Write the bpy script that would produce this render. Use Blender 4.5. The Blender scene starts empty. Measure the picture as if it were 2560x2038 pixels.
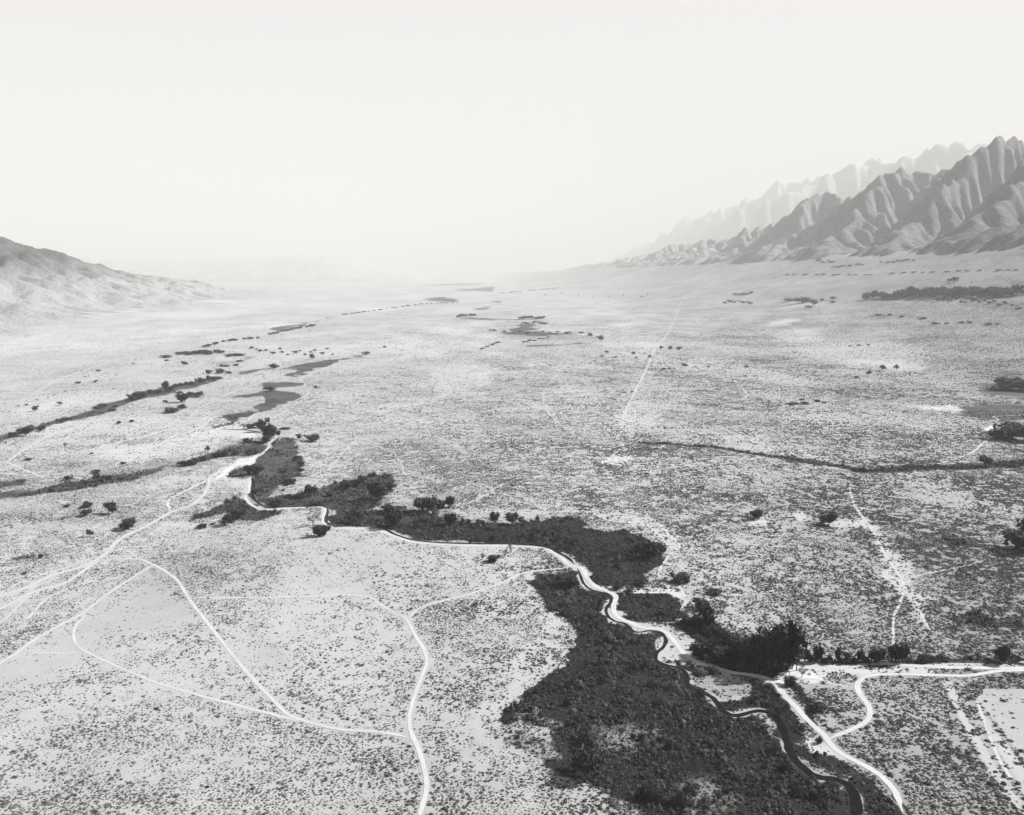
import bpy, math, random
import numpy as np
R = math.radians
random.seed(7); rng = np.random.default_rng(11)
sc = bpy.context.scene
C = sc.collection
# ------------------------------------------------------------------ camera, sky, sun, exposure
CAMH = 200.0
FPX = 2200.0                      # focal length in photograph pixels (2560 wide)
HOR = 690.0                       # horizon row
PITCH = math.atan((1019 - HOR) / FPX)
cam = bpy.data.cameras.new('camera'); co = bpy.data.objects.new('camera', cam); C.objects.link(co)
cam.sensor_width = 36; cam.lens = 36 * FPX / 2560
cam.clip_start = 1; cam.clip_end = 200000
co.location = (0, 0, CAMH); co.rotation_euler = (R(90) - PITCH, 0, 0)
sc.camera = co
SUN_EL, SUN_AZ = 38.0, 77.0       # azimuth clockwise from +Y
w = bpy.data.worlds.new('World'); sc.world = w; w.use_nodes = True
nt = w.node_tree; nt.nodes.clear()
wo = nt.nodes.new('ShaderNodeOutputWorld'); bg = nt.nodes.new('ShaderNodeBackground')
sky = nt.nodes.new('ShaderNodeTexSky'); sky.sky_type = 'NISHITA'; sky.sun_disc = False
sky.sun_elevation = R(SUN_EL); sky.sun_rotation = R(SUN_AZ)
sky.air_density = 1.0; sky.dust_density = 4.0; sky.ozone_density = 1.0; sky.altitude = 1200
bw = nt.nodes.new('ShaderNodeRGBToBW')          # black and white film
pw = nt.nodes.new('ShaderNodeMath'); pw.operation = 'POWER'; pw.inputs[1].default_value = 0.15
ml = nt.nodes.new('ShaderNodeMath'); ml.operation = 'MULTIPLY'; ml.inputs[1].default_value = 3.34
tint = nt.nodes.new('ShaderNodeMix'); tint.data_type = 'RGBA'; tint.blend_type = 'MULTIPLY'; tint.inputs[0].default_value = 1
tint.inputs[7].default_value = (1.0, 0.983, 0.972, 1)
nt.links.new(sky.outputs[0], bw.inputs[0]); nt.links.new(bw.outputs[0], pw.inputs[0]); nt.links.new(pw.outputs[0], ml.inputs[0])
nt.links.new(ml.outputs[0], tint.inputs[6]); nt.links.new(tint.outputs[2], bg.inputs[0])
bg.inputs[1].default_value = 0.05
nt.links.new(bg.outputs[0], wo.inputs[0])
sl = bpy.data.lights.new('sun', 'SUN'); so = bpy.data.objects.new('sun', sl); C.objects.link(so)
sl.energy = 5.0; sl.angle = R(0.5); sl.color = (1, 0.99, 0.975)
so.rotation_euler = (R(90 - SUN_EL), 0, R(180 - SUN_AZ) + R(0))
# sun lamp shines along -Z: put it so that light arrives from azimuth SUN_AZ
from mathutils import Vector, Matrix
sd = Vector((math.sin(R(SUN_AZ)) * math.cos(R(SUN_EL)), math.cos(R(SUN_AZ)) * math.cos(R(SUN_EL)), math.sin(R(SUN_EL))))
so.rotation_euler = sd.to_track_quat('Z', 'Y').to_euler()
sc.view_settings.view_transform = 'Standard'; sc.view_settings.look = 'None'
sc.view_settings.gamma = 1; sc.view_settings.use_curve_mapping = False
sc.view_settings.exposure = 2.1
HAZE = 5.5e-5
try:
    sc.cycles.volume_bounces = 1; sc.cycles.max_bounces = 6
    sc.cycles.diffuse_bounces = 2; sc.cycles.volume_step_rate = 1
except Exception: pass

# ------------------------------------------------------------------ projection and terrain
K = CAMH / 150.0
cp, sp = math.cos(PITCH), math.sin(PITCH)
VPX = 1150.0
_b = (1019 - HOR) / FPX
_d = np.array([(VPX - 1280) / FPX, cp + _b * sp]); _d /= np.linalg.norm(_d)
ET = _d; ES = np.array([_d[1], -_d[0]])
def st(x, y): return x * ES[0] + y * ES[1], x * ET[0] + y * ET[1]
def xy(s, t): return s * ES[0] + t * ET[0], s * ES[1] + t * ET[1]
FOOT = 2000 * K
def ground_z(x, y):
    s, t = st(x, y)
    a = np.clip((np.minimum(s, FOOT) - 700 * K) / (1300 * K), 0, 1)
    z = 262 * K * a ** 1.75
    far = 1 / (1 + np.exp(-(t - 16000 * K) / (1500 * K)))
    l = np.clip((-s - 850 * K) / (380 * K), 0, 3.0)
    fl = 1 / (1 + np.exp((t - 7500 * K) / (500 * K)))
    z = z + 11 * K * l ** 1.5 * fl
    fa = np.clip((t - 300) / 1500., 0, 1)
    return z * fa * (1 - .0 * far)
def project(x, y, z):
    dz = z - CAMH
    f = y * cp - dz * sp; u = y * sp + dz * cp
    f = np.maximum(f, 1e-3)
    return 1280 + FPX * x / f, 1019 - FPX * u / f
def unproject(px, py):
    px = np.atleast_1d(np.asarray(px, float)); py = np.atleast_1d(np.asarray(py, float))
    a = (px - 1280) / FPX; b = (1019 - py) / FPX
    dx, dy, dz = a, cp + b * sp, -sp + b * cp
    lam = np.geomspace(150, 60000, 420)
    lo = np.full(px.shape, 150.); hi = np.full(px.shape, 60000.); found = np.zeros(px.shape, bool)
    prev = lam[0]
    for L in lam[1:]:
        hit = (CAMH + dz * L - ground_z(dx * L, dy * L) < 0) & ~found
        lo = np.where(hit, prev, lo); hi = np.where(hit, L, hi); found |= hit; prev = L
    for _ in range(30):
        m = (lo + hi) / 2
        below = CAMH + dz * m - ground_z(dx * m, dy * m) < 0
        hi = np.where(below, m, hi); lo = np.where(below, lo, m)
    x, y = dx * hi, dy * hi
    return x, y, ground_z(x, y), found
# ------------------------------------------------------------------ noise
def vnoise(x, y, seed=0):
    xi = np.floor(x).astype(np.int64); yi = np.floor(y).astype(np.int64)
    fx = x - xi; fy = y - yi
    fx = fx * fx * fx * (fx * (fx * 6 - 15) + 10); fy = fy * fy * fy * (fy * (fy * 6 - 15) + 10)
    def h(i, j):
        n = (i * 374761393 + j * 668265263 + seed * 1442695041) & 0xFFFFFFFF
        n = ((n ^ (n >> 13)) * 1274126177) & 0xFFFFFFFF
        n = ((n ^ (n >> 16)) * 2246822519) & 0xFFFFFFFF
        return ((n ^ (n >> 15)) & 0xFFFF) / 65535.0
    a = h(xi, yi); b = h(xi + 1, yi); c = h(xi, yi + 1); d = h(xi + 1, yi + 1)
    return (a + (b - a) * fx) * (1 - fy) + (c + (d - c) * fx) * fy
def fbm(x, y, o=4, seed=0):
    v = 0; a = .5; s = 0
    for i in range(o):
        v = v + a * vnoise(x * 2 ** i + 17.3 * i, y * 2 ** i - 9.1 * i, seed + i); s += a; a *= .5
    return v / s
# ------------------------------------------------------------------ materials
def mat(name, build, rough=.95, spec=.15):
    m = bpy.data.materials.new(name); m.use_nodes = True
    n = m.node_tree; n.nodes.clear()
    o = n.nodes.new('ShaderNodeOutputMaterial'); b = n.nodes.new('ShaderNodeBsdfPrincipled')
    b.inputs['Roughness'].default_value = rough; b.inputs['Specular IOR Level'].default_value = spec
    n.links.new(b.outputs[0], o.inputs[0]); build(n, b); return m
def nd(n, t, **k):
    q = n.nodes.new(t)
    for a, v in k.items(): setattr(q, a, v)
    return q
def mth(n, op, a, b=None, c=None):
    q = n.nodes.new('ShaderNodeMath'); q.operation = op
    for i, v in enumerate((a, b, c)):
        if v is None: continue
        if isinstance(v, (int, float)): q.inputs[i].default_value = v
        else: n.links.new(v, q.inputs[i])
    return q.outputs[0]
def mrange(n, v, a, b, c, d):
    q = n.nodes.new('ShaderNodeMapRange'); n.links.new(v, q.inputs[0])
    for i, k in enumerate((a, b, c, d)): q.inputs[i + 1].default_value = k
    return q.outputs[0]
def noise(n, scale, detail=3, rough=.55, vec=None):
    q = n.nodes.new('ShaderNodeTexNoise'); q.inputs['Scale'].default_value = scale
    q.inputs['Detail'].default_value = detail; q.inputs['Roughness'].default_value = rough
    if vec is not None: n.links.new(vec, q.inputs['Vector'])
    return q.outputs['Fac']
ALB = .71                          # film response: all reflectances share one scale
def grey(n, val, b):
    val = mth(n, 'MULTIPLY', val, ALB)
    q = n.nodes.new('ShaderNodeCombineColor')
    for i in range(3): n.links.new(val, q.inputs[i])
    n.links.new(q.outputs[0], b.inputs['Base Color'])
def pos(n): return n.nodes.new('ShaderNodeNewGeometry').outputs['Position']
def leafy(a, b_, sc_=1.2, trans=0):
    def f(n, b):
        oi = n.nodes.new('ShaderNodeObjectInfo').outputs['Random']
        v = noise(n, sc_, 3, .6, pos(n))
        t = mth(n, 'ADD', mth(n, 'MULTIPLY', oi, .45), mth(n, 'MULTIPLY', v, .7))
        grey(n, mrange(n, t, .2, .9, a, b_), b)
    return f
M = {}
M['scrub'] = mat('scrub_leaves', leafy(.012, .065))
def _marsh(n, b):
    oi = n.nodes.new('ShaderNodeObjectInfo').outputs['Random']; p = pos(n)
    t = mth(n, 'ADD', mth(n, 'MULTIPLY', oi, .5), mth(n, 'MULTIPLY', noise(n, .03, 4, .6, p), .6))
    t = mth(n, 'ADD', t, mth(n, 'MULTIPLY', noise(n, 1.2, 2, .5, p), .25))
    grey(n, mrange(n, mth(n, 'POWER', t, 2.3), .1, 1.0, .002, .10), b)
M['marsh'] = mat('marsh_leaves', _marsh)
M['hazed_scrub'] = mat('hazed_scrub_leaves', leafy(.045, .13))  # greyer scrub: glare and haze painted into the leaf colour
M['leaf'] = mat('tree_leaves', leafy(.005, .042, .7))
M['pale_leaf'] = mat('pale_tree_leaves', leafy(.05, .13, .7))
M['bark'] = mat('bark', lambda n, b: grey(n, mrange(n, noise(n, 3, 3, .6, pos(n)), .3, .7, .03, .09), b))
M['pale_bark'] = mat('pale_bark', lambda n, b: grey(n, mrange(n, noise(n, 3, 3, .6, pos(n)), .3, .7, .12, .2), b))
M['wood'] = mat('weathered_wood', lambda n, b: grey(n, mrange(n, noise(n, 6, 3, .6, pos(n)), .3, .7, .02, .06), b))
M['white'] = mat('white_paint', lambda n, b: grey(n, mrange(n, noise(n, 4, 3, .6, pos(n)), .3, .7, .6, .75), b))
M['roof'] = mat('roof_sheet', lambda n, b: grey(n, mrange(n, noise(n, 4, 3, .6, pos(n)), .3, .7, .3, .4), b))
def _water(n, b):
    grey(n, mrange(n, noise(n, .2, 3, .6, pos(n)), .3, .7, .002, .006), b)
    bp = n.nodes.new('ShaderNodeBump'); bp.inputs['Strength'].default_value = .15; bp.inputs['Distance'].default_value = .05
    n.links.new(noise(n, 2.5, 2, .5, pos(n)), bp.inputs['Height']); n.links.new(bp.outputs[0], b.inputs['Normal'])
M['water'] = mat('river_water', _water, .25, .02)
def _track(lo, hi, gap):
    def f(n, b):
        p = pos(n); u = nd(n, 'ShaderNodeAttribute', attribute_name='across').outputs['Fac']
        v = mth(n, 'ADD', mth(n, 'MULTIPLY', noise(n, .05, 4, .6, p), .55), mth(n, 'MULTIPLY', noise(n, 1.1, 3, .6, p), .45))
        crown = mrange(n, u, .0, .3, gap, 0)                    # grassy strip between the ruts
        verge = mrange(n, u, .7, 1.0, 0, .30)
        k = mth(n, 'SUBTRACT', 1, mth(n, 'ADD', crown, verge))
        grey(n, mth(n, 'MULTIPLY', mrange(n, v, .35, .65, lo, hi), k), b)
        e = mth(n, 'ADD', mth(n, 'SUBTRACT', 1, u), mth(n, 'MULTIPLY', mth(n, 'SUBTRACT', mth(n, 'ADD', mth(n, 'MULTIPLY', noise(n, .35, 4, .7, p), .6), mth(n, 'MULTIPLY', noise(n, .03, 3, .6, p), .4)), .5), 1.7 if gap > .2 else (1.3 if gap > .1 else 1.1)))
        n.links.new(mrange(n, e, .08, .34, 0, 1), b.inputs['Alpha'])
    return f
def _road(lo, hi):
    def f(n, b):
        p = pos(n)
        v = mth(n, 'ADD', mth(n, 'MULTIPLY', noise(n, .06, 4, .6, p), .6), mth(n, 'MULTIPLY', noise(n, 1.4, 3, .6, p), .4))
        grey(n, mrange(n, v, .35, .65, lo, hi), b)
    return f
M['road'] = mat('road_dust', _track(.27, .37, .08))
M['track'] = mat('track_dust', _track(.28, .37, .16))
M['faint'] = mat('faint_track_dust', _track(.28, .36, .24))
M['ditch'] = mat('ditch_weeds', _road(.006, .03))
def _ground(n, b):
    at = nd(n, 'ShaderNodeAttribute', attribute_name='land')
    sep = n.nodes.new('ShaderNodeSeparateColor'); n.links.new(at.outputs['Color'], sep.inputs[0])
    tone, mead, far = sep.outputs[0], sep.outputs[1], sep.outputs[2]
    p = pos(n)
    fine = noise(n, .9, 4, .65, p); mid = noise(n, .055, 4, .6, p); big = noise(n, .006, 4, .6, p)
    v = mth(n, 'ADD', mth(n, 'MULTIPLY', fine, .5), mth(n, 'MULTIPLY', mid, .32))
    v = mth(n, 'ADD', v, mth(n, 'MULTIPLY', big, .18))
    sand = mth(n, 'MULTIPLY', tone, mrange(n, v, .33, .67, .84, 1.14))
    # distant shrubs: spots of dark leaf on the sand
    st1 = noise(n, .33, 2, .6, p); st2 = noise(n, .035, 4, .65, p)
    thr = mth(n, 'ADD', mth(n, 'MULTIPLY', st1, .34), mth(n, 'MULTIPLY', st2, .30))
    thr = mth(n, 'ADD', thr, mth(n, 'MULTIPLY', noise(n, .11, 3, .6, p), .35))
    dd = mth(n, 'SUBTRACT', mrange(n, far, 0, 1, .34, .66), thr)
    spot = mrange(n, dd, -.07, .11, 0, 1)
    spot = mth(n, 'MULTIPLY', spot, mrange(n, far, 0, .06, 0, 1))
    mx = n.nodes.new('ShaderNodeMix'); n.links.new(spot, mx.inputs[0]); n.links.new(sand, mx.inputs[2]); mx.inputs[3].default_value = .045
    # wet meadow grass
    gv = mth(n, 'ADD', mth(n, 'MULTIPLY', noise(n, .5, 3, .7, p), .35), mth(n, 'MULTIPLY', noise(n, .022, 6, .68, p), .65))
    grass = mth(n, 'MULTIPLY', mrange(n, gv, .38, .62, .008, .070), mrange(n, at.outputs['Alpha'], 0, 1, 1, .22))  # alpha darkens the near marsh: shade between clumps painted into the ground
    edge = mth(n, 'ADD', mead, mth(n, 'MULTIPLY', mth(n, 'SUBTRACT', mth(n, 'ADD', mth(n, 'MULTIPLY', noise(n, .2, 4, .7, p), .5), mth(n, 'MULTIPLY', noise(n, .03, 4, .6, p), .5)), .5), 1.3))
    mk = mrange(n, edge, .30, .68, 0, 1)
    mk = mth(n, 'MULTIPLY', mk, mrange(n, mead, .02, .2, 0, 1))
    mk = mth(n, 'MULTIPLY', mk, mrange(n, mead, .1, .85, .2, 1))
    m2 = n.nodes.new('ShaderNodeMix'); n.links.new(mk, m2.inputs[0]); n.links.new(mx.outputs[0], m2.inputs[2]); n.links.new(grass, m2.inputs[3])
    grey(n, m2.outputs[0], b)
    bp = n.nodes.new('ShaderNodeBump'); bp.inputs['Strength'].default_value = .5; bp.inputs['Distance'].default_value = .5
    n.links.new(mth(n, 'ADD', fine, mth(n, 'MULTIPLY', mid, 2)), bp.inputs['Height']); n.links.new(bp.outputs[0], b.inputs['Normal'])
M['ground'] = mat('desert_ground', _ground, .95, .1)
def _rock(lo, hi, s, lowlight=None, up=False, along=True):
    def f(n, b):
        p = pos(n)
        v = mth(n, 'ADD', mth(n, 'MULTIPLY', noise(n, s, 6, .65, p), .5), mth(n, 'MULTIPLY', noise(n, s * 12, 5, .8, p), .5))
        g = mrange(n, v, .38, .62, lo * .6, hi * 1.25)
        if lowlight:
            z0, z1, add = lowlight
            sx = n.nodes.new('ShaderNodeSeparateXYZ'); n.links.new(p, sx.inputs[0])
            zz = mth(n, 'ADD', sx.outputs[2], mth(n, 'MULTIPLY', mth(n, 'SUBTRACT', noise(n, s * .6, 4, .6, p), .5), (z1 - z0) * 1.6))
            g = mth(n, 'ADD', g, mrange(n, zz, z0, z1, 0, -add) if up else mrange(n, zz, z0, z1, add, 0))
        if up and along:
            sy = n.nodes.new('ShaderNodeSeparateXYZ'); n.links.new(p, sy.inputs[0]); g = mth(n, 'ADD', g, mrange(n, sy.outputs[1], 5600, 9500, 0, .10))  # rock pales with distance: haze fade painted into its colour
        grey(n, g, b)
        bp = n.nodes.new('ShaderNodeBump'); bp.inputs['Strength'].default_value = 1; bp.inputs['Distance'].default_value = 26
        n.links.new(noise(n, s * 5, 6, .7, p), bp.inputs['Height']); n.links.new(bp.outputs[0], b.inputs['Normal'])
    return f
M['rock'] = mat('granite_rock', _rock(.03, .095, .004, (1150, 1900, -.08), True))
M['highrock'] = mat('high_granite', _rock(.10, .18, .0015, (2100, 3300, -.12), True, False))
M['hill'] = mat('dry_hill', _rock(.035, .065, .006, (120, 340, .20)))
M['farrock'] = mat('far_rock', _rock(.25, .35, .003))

# ------------------------------------------------------------------ object helpers
def mesh_obj(name, v, f, m=None, parent=None, smooth=False, **props):
    me = bpy.data.meshes.new(name)
    if isinstance(f, np.ndarray):
        v = np.asarray(v, np.float32); k = f.shape[1]
        me.vertices.add(len(v)); me.vertices.foreach_set('co', v.ravel())
        me.loops.add(f.size); me.loops.foreach_set('vertex_index', f.astype(np.int32).ravel())
        me.polygons.add(len(f)); me.polygons.foreach_set('loop_start', np.arange(0, f.size, k, dtype=np.int32))
        me.polygons.foreach_set('loop_total', np.full(len(f), k, np.int32)); me.update(calc_edges=True)
    else:
        me.from_pydata([tuple(a) for a in v], [], f); me.update()
    if smooth: me.polygons.foreach_set('use_smooth', np.ones(len(me.polygons), bool))
    if m: me.materials.append(m)
    o = bpy.data.objects.new(name, me); C.objects.link(o)
    if parent: o.parent = parent
    for k, a in props.items(): o[k] = a
    return o
def grid_faces(nr, nc):
    i = np.arange(nr - 1)[:, None] * nc + np.arange(nc - 1)[None, :]
    i = i.ravel()
    return np.stack([i, i + 1, i + nc + 1, i + nc], 1)

# ------------------------------------------------------------------ the traced map: lines and areas (photograph pixels on the ground)
ROADS = [  # (material, width m, raised?, points)
 ('road', 5.2, [(2256,2030),(2252,2020),(2246,1997),(2230,1969),(2199,1937),(2159,1913),(2111,1889),(2083,1869),(2059,1837),(2019,1801),(1991,1769),(1959,1737),(1945,1717),(1923,1698),(1879,1688),(1832,1682),(1800,1673),(1771,1666),(1749,1659),(1727,1648),(1710,1635),(1699,1621),(1688,1606),(1673,1589),(1658,1577),(1643,1572),(1622,1572),(1604,1569),(1582,1559),(1560,1552),(1547,1545),(1536,1532),(1533,1522),(1536,1507),(1540,1492),(1533,1485),(1517,1478),(1495,1469),(1481,1460),(1469,1447),(1462,1432),(1454,1420),(1439,1417),(1425,1415),(1416,1407),(1405,1396),(1390,1387),(1369,1374),(1333,1367),(1281,1366),(1189,1365),(1089,1361),(1029,1355),(990,1343),(946,1327),(890,1322),(850,1321),(826,1318),(806,1303),(812,1277),(800,1268),(738,1270),(678,1274),(646,1271),(622,1257),(613,1243),(621,1231),(623,1212),(625,1199)]),
 ('road', 3.3, [(1044,2060),(1049,2038),(1061,1997),(1067,1957),(1057,1909),(1045,1869),(1030,1837),(1024,1813),(1026,1777),(1041,1729),(1057,1686),(1067,1658),(1061,1626),(1041,1594),(1022,1558),(1010,1542),(990,1535)]),
 ('track', 2.3, [(1000,1539),(950,1511),(930,1495),(890,1488),(850,1487),(758,1492),(598,1494),(475,1495)]),
 ('road', 2.8, [(1022,1545),(1045,1524),(1089,1507),(1169,1487),(1249,1459),(1305,1435),(1349,1427),(1409,1421),(1427,1417)]),
 ('road', 3.3, [(1030,1850),(1010,1842),(990,1837),(930,1829),(850,1824),(798,1813),(738,1795),(714,1781),(678,1745),(622,1686),(559,1610),(503,1538),(479,1507),(459,1475),(443,1451),(411,1427),(375,1409),(351,1399),(299,1398),(247,1400)]),
 ('track', 2.6, [(762,1804),(735,1799),(705,1792),(598,1765),(479,1733),(379,1702),(279,1660),(215,1630),(191,1610),(184,1586),(191,1562),(215,1538)]),
 ('track', 2.6, [(385,1411),(375,1417),(279,1479),(200,1538),(160,1558),(80,1604),(40,1634),(0,1658),(-60,1700)]),
 ('faint', 2.4, [(215,1630),(160,1633),(100,1632),(60,1635),(30,1648)]),
 ('road', 4.2, [(207,1417),(247,1397),(271,1379),(287,1359),(319,1337),(359,1319),(399,1297),(431,1279),(479,1263),(511,1235),(523,1208),(523,1196),(559,1172),(598,1156),(638,1144)]),
 ('track', 3.0, [(427,1279),(419,1259),(429,1245),(471,1224),(515,1202)]),
 ('track', 3.4, [(519,1200),(560,1198),(618,1200)]),
 ('track', 3.4, [(247,1400),(207,1417),(160,1430),(120,1443),(60,1471),(0,1491),(-60,1515)]),
 ('track', 3.0, [(247,1402),(215,1423),(160,1459),(88,1479),(40,1503),(0,1523),(-50,1560)]),
 ('faint', 2.6, [(170,1474),(120,1495),(84,1530),(60,1558)]),
 ('faint', 2.4, [(68,1491),(24,1538),(0,1556)]),
 ('faint', 2.6, [(240,1392),(180,1415),(120,1433),(60,1452),(0,1484)]),
 ('road', 3.6, [(-40,1156),(0,1156),(18,1156),(60,1174),(104,1192)]),
 ('track', 4.0, [(18,1154),(80,1112),(128,1088),(191,1070),(219,1060)]),
 ('faint', 3.0, [(0,1122),(34,1101),(18,1106),(0,1112)]),
 ('track', 4.0, [(207,1130),(255,1116),(359,1092),(439,1068),(499,1052),(515,1044),(532,1036)]),
 ('track', 4.0, [(311,1156),(387,1118),(439,1088),(487,1076),(519,1056),(530,1044)]),
 ('track', 3.4, [(399,1116),(495,1113),(578,1100),(640,1089)]),
 ('faint', 3, [(370,1116),(390,1102),(400,1085)]),
 ('road', 4.0, [(2070,1850),(2090,1840),(2119,1829),(2159,1809),(2175,1789),(2171,1765),(2151,1737),(2143,1713),(2159,1694),(2187,1688),(2259,1686),(2338,1688),(2410,1690),(2458,1684),(2498,1678),(2560,1676),(2640,1672)]),
 ('track', 4.4, [(1985,1690),(2027,1664),(2060,1664),(2099,1668),(2199,1660),(2299,1665),(2398,1669),(2560,1671),(2640,1671)]),
 ('faint', 2.4, [(1950,1700),(2000,1698),(2050,1700),(2090,1712),(2143,1720)]),
 ('faint', 2.6, [(2123,1212),(2135,1260),(2159,1296),(2179,1324),(2199,1364),(2227,1407),(2255,1451),(2259,1479),(2247,1515),(2235,1543),(2233,1603),(2233,1650)]),
 ('faint', 2.0, [(2259,1483),(2279,1447),(2330,1432),(2378,1423),(2458,1403)]),
 ('faint', 2.2, [(2289,1503),(2311,1551),(2323,1575)]),
 ('faint', 2.4, [(1129,1283),(1221,1235),(1281,1240),(1349,1249),(1389,1260),(1421,1269),(1489,1273),(1580,1283),(1644,1307),(1672,1339),(1700,1363),(1690,1378),(1672,1391),(1648,1427),(1648,1443)]),
 ('faint', 2.6, [(1145,1283),(1249,1279),(1349,1283),(1409,1279),(1468,1279),(1528,1303),(1608,1311),(1648,1339),(1676,1371)]),
 ('faint', 2.2, [(1221,1235),(1209,1220),(1161,1204),(1089,1200),(1030,1188),(1008,1180),(1008,1168),(986,1156),(988,1132),(958,1124),(930,1104),(874,1084)]),
 ('road', 3.0, [(1536,1481),(1608,1483),(1668,1483),(1710,1499),(1716,1505),(1700,1527)]),
 ('track', 2.2, [(1668,1483),(1672,1464),(1690,1462),(1704,1475),(1714,1495),(1744,1499)]),
 ('track', 4.4, [(1706,748),(1697,770),(1692,787),(1668,835),(1636,875),(1616,923),(1588,979),(1578,1000)]),
 ('faint', 6.0, [(1578,1000),(1566,1025),(1556,1050)]),
 ('track', 2.4, [(2322,1165),(2378,1151),(2430,1131),(2454,1111),(2482,1087),(2484,1062),(2496,1049),(2480,1042),(2510,1040),(2560,1037),(2640,1034)]),
 ('track', 2.4, [(1357,983),(1357,995),(1362,1018),(1378,1040),(1402,1062),(1436,1080)]),
 ('faint', 2.4, [(1363,983),(1363,995),(1369,1018),(1384,1038),(1408,1058),(1440,1076)]),
 ('faint', 2.4, [(1357,983),(1373,959),(1397,931),(1416,915)]),
 ('faint', 2.4, [(700,1050),(790,1038),(850,1031),(970,1017),(1150,1004),(1349,997),(1500,985),(1588,979),(1704,973),(1790,970)]),
 ('faint', 2.6, [(675,1053),(721,1022),(760,1000),(806,975)]),
 ('track', 3.4, [(539,999),(586,979),(646,959),(700,940),(712,932)]),
 ('track', 3.0, [(539,999),(560,1003),(620,1003),(664,994)]),
 ('track', 3.4, [(910,888),(860,903),(818,918),(778,934),(752,945),(750,953),(764,960),(756,968),(720,972),(700,976)]),
 ('track', 3.2, [(700,976),(760,977),(772,981),(756,993),(738,1002),(745,1006),(728,1010),(700,1024),(660,1034),(632,1038),(620,1052),(600,1060),(560,1066),(548,1073),(566,1078),(600,1077),(640,1082),(656,1090)]),
 ('road', 4.6, [(638,1146),(654,1136),(672,1118),(676,1106),(694,1091)]),
 ('faint', 5.0, [(914,884),(960,873),(1010,852),(1100,840),(1150,836)]),
 ('faint', 2.6, [(1700,918),(1790,916),(1840,898),(1960,898),(2040,900)]),
 ('faint', 2.6, [(2040,928),(2110,925),(2200,932),(2320,931),(2450,927),(2560,922)]),
 ('faint', 2.6, [(1700,974),(1760,971)]), ('faint', 2.4, [(1854,965),(1866,993),(1835,1002)]),
 ('faint', 4.5, [(539,1000),(500,1020),(470,1046)]),
 ('faint', 2.2, [(860,1080),(890,1092),(850,1140),(820,1180),(760,1230)]),
 ('faint', 3.0, [(600,855),(540,872)]), ('faint', 5.0, [(80,985),(170,940),(330,890),(470,862)]),
 ('faint', 2.2, [(2440,1752),(2500,1900),(2560,1985)]),
]
RIVER = [(2139,2060),(2139,2038),(2139,1997),(2123,1965),(2085,1948),(2039,1941),(1995,1909),(1971,1869),(1959,1829),(1943,1797),(1923,1781),(1891,1777),(1840,1789),(1808,1777),(1788,1749),(1752,1727),(1734,1724),(1720,1711),(1718,1689),(1713,1679),(1694,1668),(1671,1664),(1652,1659),(1641,1650),(1640,1639),(1645,1629),(1658,1619),(1665,1606),(1665,1597),(1655,1585),(1640,1579),(1625,1577),(1604,1580),(1588,1580),(1577,1574),(1572,1567),(1560,1558),(1541,1555),(1523,1544),(1516,1532),(1516,1521),(1526,1508),(1529,1496),(1522,1487),(1511,1482),(1493,1479),(1475,1473),(1460,1460),(1453,1445),(1448,1431),(1443,1422)]
RIVER2 = [(1436,1411),(1427,1401),(1411,1389),(1393,1380),(1369,1369),(1333,1362),(1281,1360),(1189,1359),(1089,1356),(1029,1349),(990,1337),(950,1320),(890,1316),(850,1315),(826,1312),(814,1303),(818,1279),(808,1265),(782,1265),(738,1266),(678,1269),(654,1263),(636,1248),(628,1236),(628,1228),(634,1215),(630,1192)]
RIVER3 = [(682,1116),(684,1108),(700,1092)]
RIVER4 = [(658,1086),(640,1079),(600,1074),(566,1074),(545,1071)]
DITCH = [(1440,1081),(1528,1097),(1588,1108),(1710,1112),(1780,1118),(1840,1129),(1939,1145),(2019,1157),(2099,1165),(2147,1175),(2219,1174),(2298,1171),(2378,1168),(2458,1164),(2560,1158),(2650,1152)]
HEDGE = [(2010,1653),(2100,1656),(2200,1655),(2300,1656),(2400,1655),(2480,1656),(2560,1660),(2640,1662)]
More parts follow.
